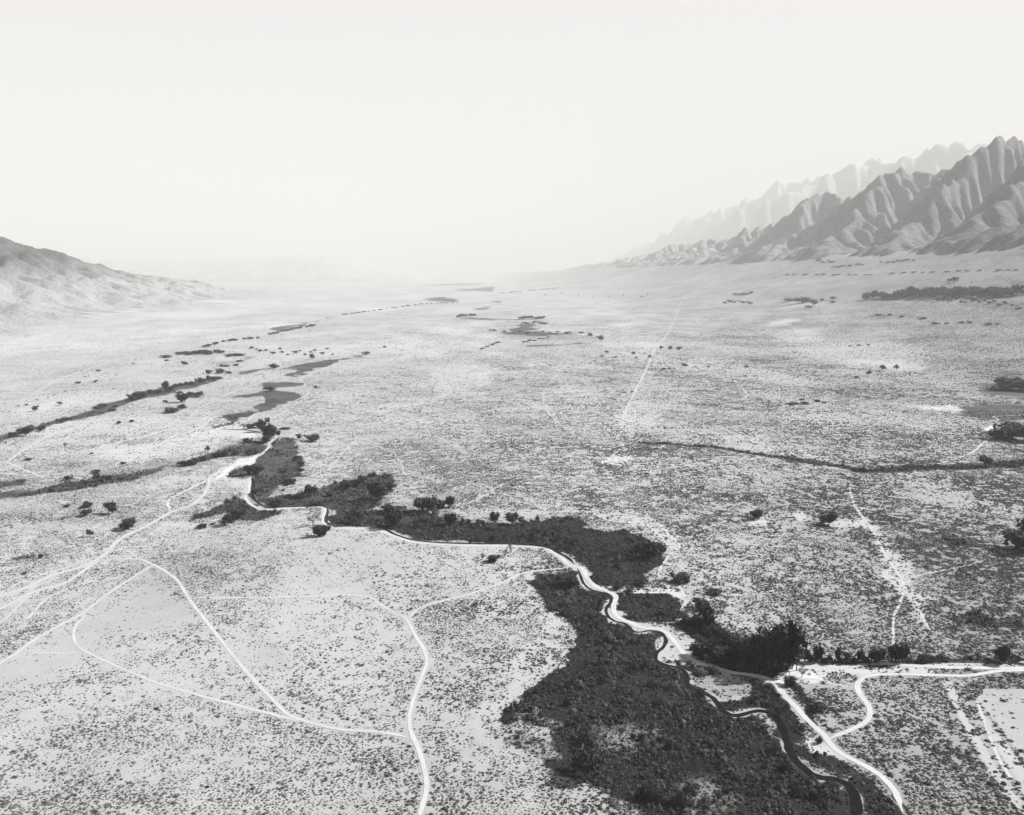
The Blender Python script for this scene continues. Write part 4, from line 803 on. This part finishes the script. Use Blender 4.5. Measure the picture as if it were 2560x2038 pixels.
SINGLE = [
 (1456,1940,66,58,R_,'shaggy tree standing alone in the marsh brush, casting a long black shadow'),
 (1991,1677,42,36,T_,'small pale open tree with forked trunk at the right end of the dark grove'),
 (2005,1694,22,24,T_,'low pale feathery tree beside the sandy pad right of the grove'),
 (1971,1714,20,24,S_,'grey bush at the corner where the levee road bends by the sandy pad'),
 (2048,1858,15,14,S_,'small dark bush on the edge of the white road near the loop track junction'),
 (1888,1299,21,26,R_,'dark round tree on open scrub above a small bare patch, left of a similar tree'),
 (2072,1314,27,30,R_,'dark round tree on open scrub beside a pale bare strip, right of a similar tree'),
 (2131,1317,20,6,T_,'thin pale bare tree just right of the dark tree on the bare strip'),
 (2550,1376,40,66,R_,'large black tree cut by the right edge, halfway up the scrub'),
 (2584,1378,50,60,R_,'dark crown just outside the right edge beside the large black tree'),
 (2506,1656,30,28,R_,'dark tree standing alone over the hedge line near the right edge'),
 (2410,1568,16,34,T_,'wispy grey tree in the scrub above the hedge line on the right'),
 (2464,1166,21,19,R_,'small dark tree on the long dark ditch near the right edge'),
 (2486,1079,15,8,C_,'narrow upright dark tree beside the track corner at the far right'),
 (1277,1388,30,13,T_,'slim leaning tree on the levee road above the sparse bushes'),
 (1233,1404,18,26,S_,'sparse bush just below the levee road, with a black shadow on its left'),
 (1205,1400,14,22,T_,'thin grey bush just left of the sparse bush below the levee road'),
 (1262,1394,18,20,T_,'thin pale bush between the slim leaning tree and the sparse bush below the levee road'),
 (1417,1467,26,40,S_,'broad dark bush in the top corner of the lower marsh with a pointed shadow'),
 (1697,1456,22,42,S_,'broad dark bush at the right tip of the upper marsh, with a long shadow'),
 (1628,1396,38,44,R_,'bulky dark tree inside the right bend of the upper marsh'),
 (1604,1378,26,34,S_,'dark bush above the bulky tree in the right bend of the upper marsh'),
 (1650,1385,26,30,S_,'dark bush on the right rim of the upper marsh'),
 (1432,1362,16,26,S_,'dark bush in the middle of the upper marsh near the levee'),
 (1544,1473,14,24,S_,'low bush at the bottom rim of the upper marsh above the road fork'),
 (1600,1465,16,26,S_,'dark bush at the bottom rim of the upper marsh, right of the low bush'),
 (948,1250,44,50,R_,'large dark tree at the upper end of the wooded marsh'),
 (968,1236,26,28,R_,'dark tree behind the right shoulder of the large marsh tree'),
 (868,1222,20,30,S_,'bushy tree at the upper left edge of the wooded marsh'),
 (888,1217,18,26,S_,'bushy tree touching the upper left pair in the wooded marsh'),
 (904,1204,14,18,R_,'small tree on the upper rim of the wooded marsh'),
 (966,1194,10,20,S_,'low bush on the sandy rim above the large marsh tree'),
 (930,1192,10,18,S_,'low bush on the sandy rim left above the large marsh tree'),
 (883,1311,30,34,R_,'round dark tree close above the levee road left of the wooded marsh'),
 (982,1318,38,40,R_,'tall round tree in the middle of the wooded marsh with a long shadow'),
 (972,1282,22,32,S_,'bushy tree behind the tall round tree of the wooded marsh'),
 (1058,1280,30,32,R_,'left tree of the dark cluster on the upper edge of the marsh'),
 (1080,1277,30,36,R_,'middle tree of the dark cluster on the upper edge of the marsh'),
 (1102,1270,20,24,S_,'right bushy tree of the dark cluster on the upper edge of the marsh'),
 (1123,1269,24,24,R_,'small round tree apart from the dark cluster, at the edge of pale sand'),
 (1128,1312,25,32,R_,'round tree on the marsh edge below the pale track fork'),
 (1235,1309,24,24,R_,'left one of two round trees on the marsh edge right of the pale track fork'),
 (1282,1311,25,32,R_,'right one of two round trees on the marsh edge right of the pale track fork'),
 (1200,1312,12,24,S_,'low bush left of the two round trees on the marsh edge'),
 (1226,1325,11,26,S_,'low dark bush in front of the two round trees on the marsh edge'),
 (822,1242,14,20,S_,'low dark bush between the meadow and the wooded marsh'),
 (782,1314,28,32,T_,'sparse leaning tree below the river bend, upper one of a pair'),
 (803,1341,30,30,S_,'dark tree below the river bend, lower one of a pair'),
 (778,1240,24,22,R_,'tree at the top of the meadow strip left of the wooded marsh'),
 (750,1246,14,22,S_,'left bush on the meadow strip leading to the wooded marsh'),
 (764,1243,12,20,S_,'right bush on the meadow strip leading to the wooded marsh'),
 (790,1263,12,30,S_,'low bush on the meadow just above the levee road'),
 (686,1265,16,34,S_,'broad low bush on the meadow above the straight piece of levee'),
 (732,1203,24,28,T_,'grey leafy tree on the right side of the tall meadow'),
 (718,1208,12,24,S_,'low bush left of the grey leafy tree on the tall meadow'),
 (640,1234,15,20,S_,'dark bush at the sharp bend of the river below the tall meadow'),
 (756,1163,10,14,S_,'small bush on the right rim of the tall meadow'), (742,1146,9,16,S_,'tiny bush on the upper right rim of the tall meadow'),
 (744,1178,9,14,S_,'small bush on the right rim of the tall meadow, above the grey leafy tree'),
 (710,1182,9,16,S_,'small bush inside the lower right of the tall meadow'),
 (656,1080,26,20,R_,'upper tree of the tall dark pair at the head of the river bend'),
 (673,1103,36,30,R_,'lower, larger tree of the tall dark pair at the head of the river bend'),
 (684,1096,24,20,R_,'dark tree pressed behind the larger tree at the head of the river bend'),
 (664,1108,20,22,S_,'bushy tree at the foot of the larger tree at the head of the river bend'),
 (610,1074,14,18,T_,'leftmost grey tree of the row on the upper river bank'), (626,1072,14,18,S_,'second grey tree of the row on the upper river bank'),
 (644,1069,16,20,S_,'third grey tree of the row on the upper river bank'), (670,1060,14,12,R_,'small tree at the right end of the row on the upper river bank'),
 (714,1073,6,22,S_,'flat dark bush on pale ground right of the tall dark pair'),
 (748,1100,14,12,R_,'small round tree right of the tall dark pair, left of the wide one'),
 (779,1103,17,32,S_,'wide dark tree standing on pale ground right of the tall dark pair'),
 (624,1188,22,26,R_,'left tree on the small marsh island left of the meadow'), (640,1185,20,26,S_,'right tree on the small marsh island left of the meadow'),
 (620,1107,12,20,S_,'small bush on the dark band left of the tall dark pair'), (588,1138,0,0,S_,''),
 (571,1313,22,26,R_,'front tree on the isolated meadow patch below the levee'), (592,1301,22,30,R_,'rear tree on the isolated meadow patch below the levee'),
 (503,1319,10,24,S_,'low dark bush at the left tip of the isolated meadow patch'), (532,1312,6,10,S_,'tiny bush right of the low dark bush at the left tip of the meadow patch'),
 (281,1285,22,24,R_,'round tree alone on open ground on the left, with a separate black shadow'),
 (217,1270,14,22,S_,'dark bush left above the round tree with the separate shadow'), (215,1289,16,22,S_,'grey bush left of the round tree with the separate shadow'),
 (165,1268,7,14,S_,'tiny bush left of the dark bush on the left scrub'), (318,1322,24,34,S_,'leaning dark tree beside the diagonal road on the left'),
 (225,1342,16,15,R_,'small tree alone below the leaning dark tree on the left'), (100,1396,10,10,S_,'small bush at the end of a dark grass patch on the left'),
 (60,1436,5,10,S_,'tiny bush on the plain near the left edge above the forked tracks'), (64,1091,20,23,R_,'dark round tree on the creek band near the left edge'),
 (34,1093,11,18,S_,'low bush left of the dark round tree on the creek band'), (102,1077,12,18,S_,'low bush right of the dark round tree on the creek band'),
 (162,1123,13,12,T_,'thin grey tree alone on the left plain'), (72,1151,7,12,S_,'tiny bush on the left plain below the bent road'), (297,1060,8,10,S_,'tiny bush on the left plain above the sandy patch'),
 (330,1056,7,10,S_,'tiny grey bush right of another on the left plain above the sandy patch'),
 (241,1183,9,18,S_,'small bush on the upper edge of the left meadow band'), (172,1201,11,16,S_,'dark bush at the upper left edge of the left meadow band'),
 (267,1200,13,24,S_,'dark bush growing inside the left meadow band'), (305,1198,6,16,S_,'flat bush right of the dark bush inside the left meadow band'),
 (309,1160,6,12,S_,'tiny bush at the track above the left meadow band'), (228,1135,4,8,S_,'tiny bush below the sandy patch'),
 (88,1029,13,13,R_,'small dark tree alone on pale ground near the left edge'), (150,1013,9,12,R_,'small tree alone right above the lone dark one near the left edge'),
 (239,957,7,10,R_,'tiny tree alone on the pale fan on the left'), (461,915,11,14,R_,'small tree below the dark thicket on the far left bank'),
 (416,895,8,22,S_,'flat dark tree at the left end of the far thicket'), (416,903,5,8,S_,'tiny bush under the flat dark tree at the far thicket'),
 (334,913,6,8,T_,'tiny pale tree left of the far thicket'), (780,899,14,12,R_,'small tree at the upper end of the far river meadow'),
 (684,921,12,22,S_,'dark tree on the left rim of the far river meadow'), (676,978,12,22,S_,'dark bush in the neck between two far river meadows'),
 (790,970,6,10,S_,'tiny bush on the pale bank right of the far river meadows'), (914,886,8,16,S_,'dark bush at the upper tip of the far river meadow'),
 (962,869,5,9,S_,'tiny bush on the thin track right of the far river'), (457,1006,18,26,R_,'round tree apart from the creek row, near the white bank'),
 (433,1032,14,34,S_,'broad dark tree below the creek row'), (456,1023,12,18,S_,'bush touching the broad dark tree below the creek row'), (415,1007,8,10,S_,'tiny bush left of the round tree below the creek row'),
 (447,986,9,14,S_,'small bush just under the creek row'), (492,992,13,28,S_,'dark wide tree right of the round tree below the creek row'), (474,990,11,18,S_,'dark tree left of the wide tree below the creek row'),
 (1502,853,13,15,R_,'small dark tree alone on the plain right of the central marsh'), (1474,840,6,14,S_,'tiny bush at the right end of the central marsh'),
 (1518,882,6,9,S_,'tiny tree below the lone dark tree on the central plain'), (1506,892,5,7,S_,'tiny tree under another below the lone dark tree on the central plain'), (1538,894,4,9,S_,'faint tiny bush on the central plain'),
 (1584,887,8,10,R_,'small tree left of the straight track on the central plain'), (1590,896,5,7,S_,'tiny bush below the small tree left of the straight track'), (1624,896,9,8,R_,'small tree touching the left side of the straight track'),
 (1652,873,8,9,R_,'first of three small trees right of the straight track'), (1675,876,10,10,R_,'second of three small trees right of the straight track'), (1697,877,10,12,R_,'third of three small trees right of the straight track'),
 (1660,924,5,9,S_,'tiny bush right of the straight track, left of a flat one'), (1672,922,4,9,S_,'flat tiny bush right of the straight track'),
 (1580,982,6,6,R_,'tiny dark tree at the crossing of the straight track'), (1551,983,3,3,S_,'leftmost tiny bush beside the crossing of the straight track'), (1558,983,5,5,S_,'middle tiny bush beside the crossing of the straight track'), (1564,983,5,4,S_,'third tiny bush beside the crossing of the straight track'),
 (1711,917,9,15,R_,'small dark tree on the left of the thin curved track'), (1771,918,4,8,S_,'tiny bush on the thin curved track'), (1866,919,5,9,S_,'tiny bush right of the thin curved track'), (1738,918,3,6,S_,'faint tiny bush between others on the thin curved track'),
 (2207,927,13,15,R_,'largest of the trees on the bright patch on the right plain'), (2241,925,11,10,R_,'rightmost tree on the bright patch on the right plain'), (2172,940,13,11,R_,'tree just left of the bright patch on the right plain'), (2141,948,9,10,R_,'lowest tree left of the bright patch on the right plain'),
 (2125,867,4,6,S_,'leftmost of three tiny bushes above the bright patch'), (2147,865,4,8,S_,'middle of three tiny bushes above the bright patch'), (2170,864,4,7,S_,'rightmost of three tiny bushes above the bright patch'),
 (1978,1012,6,22,S_,'leftmost flat bush of the dark row on the right plain'), (1993,1011,6,12,S_,'second flat bush of the dark row on the right plain'), (2006,1001,5,11,S_,'small bush above the dark row on the right plain'), (2013,1011,8,17,S_,'tallest bush of the dark row on the right plain'), (2046,1005,7,15,S_,'upper right bush of the dark row on the right plain'), (2062,1008,5,11,S_,'rightmost bush of the dark row on the right plain'),
 (2525,973,22,54,R_,'big black tree clump near the right edge above the track'), (2548,977,19,46,R_,'black tree cut by the right edge beside the big clump'), (2500,976,14,34,S_,'dark bush at the left foot of the big black clump'),
 (2530,1098,28,62,R_,'black tree of the grove cut by the right edge below the track'), (2562,1103,32,66,R_,'rightmost black tree of the grove cut by the right edge below the track'), (2504,1098,20,40,S_,'dark bush at the left foot of the grove cut by the right edge'),
 (1712,1452,0,0,S_,''), (1772,1457,18,16,T_,'pale thin tree on scrub right of the road loop'), (1792,1485,14,40,S_,'broad dark bush on scrub right of the road loop'), (1756,1521,24,34,S_,'grey tree just right of the road loop with a long shadow'),
 (1816,1503,16,26,T_,'pale bush right of the grey tree beside the road loop'), (1808,1527,18,28,T_,'pale bush below another right of the grey tree beside the road loop'),
 (1660,1540,14,26,S_,'dark bush in the small marsh enclosed by road and loop, right side'), (1620,1512,12,24,S_,'dark bush at the top of the small marsh enclosed by road and loop'), (1590,1545,10,20,S_,'low bush in the small marsh enclosed by road and loop, near the levee'),
 (2007,757,13,34,S_,'dark clump, largest of the small group left of the far grove'), (1973,753,8,24,S_,'flat dark tree left of the largest clump on the far right plain'), (2035,764,12,18,R_,'tree right of the largest clump on the far right plain'), (2023,770,7,14,S_,'bush below the largest clump on the far right plain'),
 (2386,706,12,16,R_,'dark tree standing clear above the far grove'), (2375,704,7,12,S_,'bush left of the dark tree standing clear above the far grove'), (2556,737,10,18,R_,'dark leaning tree at the right edge beyond the far grove'),
 (2055,752,6,10,S_,'left small tree between the largest clump and the far grove'), (2083,748,7,12,S_,'upper small tree between the largest clump and the far grove'), (2081,758,7,10,S_,'lower small tree between the largest clump and the far grove'),
]
for a in SINGLE:
    if a[2] > 0: tree(*a)
def row(pts, where, group, kind=None):
    pts = sorted(pts)
    for i, (x, y, h, w_) in enumerate(pts):
        tree(x, y, h * (1.12 if 'hedge' in where or 'grove' in where else 1), w_, kind or (R_ if h > w_ * .9 else S_), (ORD[i] + ' tree of ' + where), group)
row([(1959,1680,108,74),(1922,1674,84,60),(1892,1668,60,55),(1862,1664,50,50),(1828,1664,38,46),(1798,1657,34,44),(1774,1648,34,36),(1750,1642,26,34)], 'the black levee grove, front row', 'front trees of the black grove')
row([(1782,1620,24,32),(1838,1622,30,42),(1868,1636,36,44),(1902,1650,54,46),(1944,1662,74,52),(1980,1672,56,40)], 'the black levee grove, back row', 'back trees of the black grove')
row([(1748,1566,22,30),(1770,1574,42,34),(1796,1592,24,34),(1722,1560,16,28),(1818,1604,20,30)], 'the upper arm of the black levee grove', 'trees in the upper arm of the black grove')
row([(2019,1655,20,18),(2032,1656,14,16),(2045,1655,29,22),(2060,1657,12,18),(2075,1657,15,12),(2093,1657,28,14),(2106,1658,13,18),(2118,1657,16,16),(2134,1658,13,18),(2151,1658,22,16),(2168,1658,13,18),(2185,1657,21,22),(2199,1656,25,20),(2231,1657,34,22),(2246,1657,24,18),(2257,1657,33,20)], 'the ragged dark hedge above the right road', 'trees of the hedge above the right road')
row([(463,1165,14,24),(479,1163,15,24),(492,1156,10,22),(507,1152,11,20),(520,1130,13,11),(536,1144,12,18),(551,1142,13,18),(565,1141,12,18),(590,1138,11,16),(624,1139,17,20),(638,1136,14,18)], 'the line on the meadow band left of the river', 'trees along the meadow band left of the river')
row([(331,1002,17,24),(347,998,18,22),(361,994,16,20),(379,986,12,16),(395,984,11,18),(413,978,20,14),(424,979,14,18)], 'the creek row, its left half, far left', 'trees in the left stretch of the creek row')
row([(438,968,9,14),(452,966,9,14),(467,963,9,14),(482,961,8,14),(497,958,13,16),(510,956,10,14),(523,953,13,15),(536,951,10,15),(548,949,8,14)], 'the creek row, its right half, far left', 'trees in the right stretch of the creek row')
row([(243,1021,7,20),(261,1016,9,24),(283,1028,8,20),(166,1050,6,26),(290,1018,6,12)], 'the low dark bushes left of the creek row', 'bushes on the left creek band', S_)
row([(523,935,10,14),(553,934,13,22),(573,934,7,14),(566,917,6,14),(590,915,6,12),(552,917,7,8),(600,905,6,14)], 'the scattered group between creek and far river', 'scattered trees between creek and far river')
def band(n, path, h, w_, jy, label, group, kinds=(R_, S_), seed=0):
    r = np.random.default_rng(seed); P = np.array(path, float); L = np.r_[0, np.cumsum(np.hypot(*np.diff(P, axis=0).T))]
    for q_, u in enumerate((np.arange(n) + r.uniform(.1, .9, n)) / n):
        lb = ORD[q_] + ' ' + label
        l = u * L[-1]; hh = r.uniform(*h)
        tree(float(np.interp(l, L, P[:, 0])), float(np.interp(l, L, P[:, 1]) + r.uniform(-jy, jy)), hh, hh * r.uniform(*w_), kinds[r.integers(len(kinds))], lb, group)
band(34, [(2160,747),(2230,744),(2300,741),(2400,743),(2460,741),(2545,737)], (11, 18), (1.0, 1.7), 3, 'dark tree in the front of the long far grove', 'front trees of the long far grove', seed=1)
band(22, [(2250,738),(2330,733),(2420,731),(2500,732),(2540,732)], (10, 15), (1.1, 1.7), 2.5, 'dark tree in the back of the long far grove', 'back trees of the long far grove', seed=2)
band(20, [(2330,752),(2420,754),(2480,760),(2558,772)], (4, 6.5), (1, 1.6), 7, 'small loose tree scattered in front of the far grove', 'loose trees in front of the far grove', seed=3)
band(12, [(1955,687),(2187,688)], (2, 3.2), (3, 5), .5, 'tiny tree of the thin dark line crossing the far right plain', 'trees of the thin far line', (S_,), 4)
band(12, [(2210,684),(2400,679),(2560,675)], (2, 3.5), (3, 5), .7, 'tiny tree of the thin line rising to the right edge', 'trees of the thin line rising to the right', (S_,), 5)
band(8, [(2040,655),(2090,655)], (3, 5), (1.5, 3), 3, 'tiny tree of the clump below the mountain foothills', 'trees below the foothills', (S_,), 6)
band(10, [(2075,670),(2160,662)], (3, 4), (1.5, 3), 1.2, 'tiny tree of the short slanting line under the foothills', 'trees of the short slanting line', (S_,), 7)
band(10, [(2200,658),(2290,650)], (3, 5), (1.5, 3), 2.5, 'tiny tree on the fan under the dark foothill spur', 'trees under the dark spur', (S_,), 8)
band(9, [(1830,738),(1885,735)], (4, 6.5), (1, 1.5), 1.5, 'tiny tree of the upper scattered group on the far right plain', 'upper scattered trees on the far plain', seed=9)
band(12, [(1806,757),(1880,757)], (3, 6), (1.2, 2.2), 4, 'tiny tree of the lower scattered group on the far right plain', 'lower scattered trees on the far plain', seed=10)
band(14, [(1143,793),(1190,789)], (4, 7), (1.2, 2), 2, 'tiny tree of the clump at the left of the central marsh', 'trees at the left of the central marsh', seed=11)
band(14, [(1296,797),(1362,797)], (4, 8), (1, 1.6), 1.5, 'tiny tree of the upper strip of the central marsh', 'trees on the upper strip of the central marsh', seed=12)
band(12, [(1300,812),(1340,807),(1366,812)], (3, 6), (1.3, 2), 2, 'tiny tree of the middle of the central marsh', 'trees in the middle of the central marsh', seed=13)
band(14, [(1210,826),(1290,833),(1400,831),(1480,836)], (3, 5), (1.5, 3), 1.5, 'tiny tree along the dark strip of the central marsh', 'trees on the dark strip of the central marsh', seed=14)
band(10, [(1305,855),(1370,848)], (3, 5), (1.3, 2.2), 3, 'tiny bush below the dark strip of the central marsh', 'bushes below the dark strip of the central marsh', seed=15)
band(12, [(1200,875),(1250,856)], (3, 4.5), (1.2, 2), 1, 'tiny bush of the slanting row left below the central marsh', 'bushes of the slanting row', seed=16)
band(26, [(850,789),(930,778),(1061,760),(1145,756)], (2, 3.4), (2, 4), .5, 'tiny tree of the long thin line toward the hazy valley end', 'trees of the long thin line', (S_,), 17)
band(10, [(1249,734),(1408,720)], (1.8, 2.8), (3, 5), .4, 'faint tiny tree of the thin line near the hazy valley end', 'trees of the faint thin line', (S_,), 18)
band(12, [(445,886),(500,886),(560,882)], (7, 10), (1.5, 2.4), 3, 'dark bushy tree packed in the thicket on the far left bank', 'trees of the thicket on the far left bank', (S_,), 19)
band(7, [(568,892),(610,890)], (6, 8), (1.5, 2.4), 1, 'dark tree of the short thicket strip on the far left bank', 'trees of the short thicket strip', (S_,), 20)
band(12, [(505,871),(560,855),(650,845)], (4, 7), (1.5, 2.5), 1, 'dark tree of the upper thicket arm on the far left bank', 'trees of the upper thicket arm', (S_,), 21)
band(12, [(672,838),(740,822),(790,814)], (4, 6), (1.6, 2.6), 1.5, 'dark tree of the topmost thicket on the left bank', 'trees of the topmost thicket', (S_,), 22)
band(16, [(620,868),(680,878),(730,880),(840,880)], (4, 8), (1.2, 2), 9, 'small tree scattered above the far river meadow', 'trees above the far river meadow', seed=23)
band(8, [(1350,735),(1500,745),(1650,737)], (2.5, 3.5), (1, 1.5), 4, 'faint tiny tree on the far central plain', 'faint trees on the far plain', seed=24)
band(10, [(40,1017),(62,1015),(140,988),(160,984),(225,936),(262,922)], (3.5, 6), (1.2, 2.2), 3, 'pale tiny tree scattered on the left plain below the hills', 'pale trees below the left hills', (T_, S_), 25)
band(10, [(2180,790),(2280,792),(2330,808),(2520,812)], (4, 6), (1.5, 3), 3, 'tiny dark bush on the right plain below the far grove', 'bushes below the far grove', (S_,), 26)
band(9, [(742,1140),(756,1160),(748,1190),(720,1214),(700,1228)], (5, 8), (1.6, 2.4), 6, 'small bush on the ragged right rim of the tall meadow', 'bushes on the right rim of the tall meadow', (S_,), 27)
print('trees', NT[0])
# ------------------------------------------------------------------ fences, pen, shed
def G(px, py):
    x, y, z, ok = unproject(px, py); return np.array([x[0], y[0], z[0]], float)
def fence(name, pts, spacing, hgt, rails, rt, label, cat, mat_):
    P = [G(*p) for p in pts]; root = bpy.data.objects.new(name, None); C.objects.link(root); root.location = P[0]; root['label'] = label; root['category'] = cat
    rv, rf, posts = [], [], []
    pv, pf = [], []; tube(pv, pf, (0, 0, -.2), (0, 0, hgt), .15 if rt > .05 else .09, .13 if rt > .05 else .08, 6); pm = bpy.data.meshes.new('post'); pm.from_pydata(pv, [], pf); pm.materials.append(mat_); pm.update()
    for a, b in zip(P[:-1], P[1:]):
        L = np.linalg.norm(b - a); n = max(1, int(L / spacing))
        for k in range(n + (1 if b is P[-1] else 0)): posts.append(a + (b - a) * k / n)
        for q in rails: tube(rv, rf, a - P[0] + [0, .1, q], b - P[0] + [0, .1, q], rt, rt, 4)
    for q in posts[:90]:
        o = bpy.data.objects.new('post', pm); C.objects.link(o); o.parent = root; o.location = q - P[0]
    mesh_obj('rails' if rt > .03 else 'wire', rv, rf, mat_, root)
fence('corral', [(2412,1719),(2440,1719),(2448,1719),(2456,1736),(2440,1735),(2420,1735),(2412,1719)], 2.0, 2.0, (.4, .85, 1.3, 1.8), .10, 'small dark wooden pen at the corner of the smooth field', 'pen', M['wood'])
fence('wire_fence', [(2456,1721),(2500,1721),(2640,1722)], 4.0, 1.4, (.4, .8, 1.25), .028, 'straight wire fence along the top of the smooth field', 'fence', M['wood'])
fence('wire_fence', [(2428,1745),(2432,1755),(2438,1768)], 3.0, 1.4, (.4, .8, 1.25), .028, 'short piece of wire fence below the pen, at the left edge of the smooth field', 'fence', M['wood'])
def shed(px, py, w_, d_, h, label):
    g = G(px, py); root = bpy.data.objects.new('shed', None); C.objects.link(root); root.location = g; root['label'] = label; root['category'] = 'shed'; root['group'] = 'white sheds by the far grove'
    a, b = w_ / 2, d_ / 2
    v = [(-a,-b,-.3),(a,-b,-.3),(a,b,-.3),(-a,b,-.3),(-a,-b,h),(a,-b,h),(a,b,h),(-a,b,h),(-a,0,h*1.4),(a,0,h*1.4)]
    mesh_obj('wall', v, [(0,1,5,4),(2,3,7,6),(1,2,6,9,5),(3,0,4,8,7)], M['white'], root)
    e = .4; v = [(-a-e,-b-e,h-.15),(a+e,-b-e,h-.15),(a+e,0,h*1.4+.12),(-a-e,0,h*1.4+.12),(a+e,b+e,h-.15),(-a-e,b+e,h-.15)]
    v += [(x, y, z - .1) for x, y, z in v]
    mesh_obj('roof', v, [(0,1,2,3),(3,2,4,5),(7,6,9,8),(8,9,11,10),(0,6,7,1),(5,4,10,11),(1,7,8,2),(2,8,10,4),(3,9,6,0),(5,11,9,3)], M['roof'], root)
    v = [(-.6,-b-.04,-.2),(.6,-b-.04,-.2),(.6,-b-.04,2),(-.6,-b-.04,2),(-.6,-b+.05,-.2),(.6,-b+.05,-.2),(.6,-b+.05,2),(-.6,-b+.05,2)]
    mesh_obj('door', v, [(0,1,2,3),(5,4,7,6),(4,0,3,7),(1,5,6,2),(3,2,6,7)], M['wood'], root)
shed(2438, 744, 6, 8, 4.5, 'taller white shed in front of the long far grove')
shed(2433, 744, 5, 5, 2.6, 'lower white shed left of the taller one in front of the long far grove')
# ------------------------------------------------------------------ haze
def haze():
    x0, x1, y0, y1, z0, z1 = -80000, 80000, -1500, 95000, -3, 3600
    v = [(x, y, z) for x in (x0, x1) for y in (y0, y1) for z in (z0, z1)]
    f = [(0, 1, 3, 2), (4, 6, 7, 5), (0, 4, 5, 1), (2, 3, 7, 6), (0, 2, 6, 4), (1, 5, 7, 3)]
    m = bpy.data.materials.new('haze_air'); m.use_nodes = True; n = m.node_tree; n.nodes.clear()
    o = n.nodes.new('ShaderNodeOutputMaterial'); p = n.nodes.new('ShaderNodeVolumePrincipled')
    p.inputs['Color'].default_value = (.44, .4365, .433, 1); p.inputs['Density'].default_value = HAZE; p.inputs['Anisotropy'].default_value = 0.0
    n.links.new(p.outputs[0], o.inputs['Volume'])
    mesh_obj('haze', v, f, m, kind='stuff', label='pale haze filling the valley air')
haze()
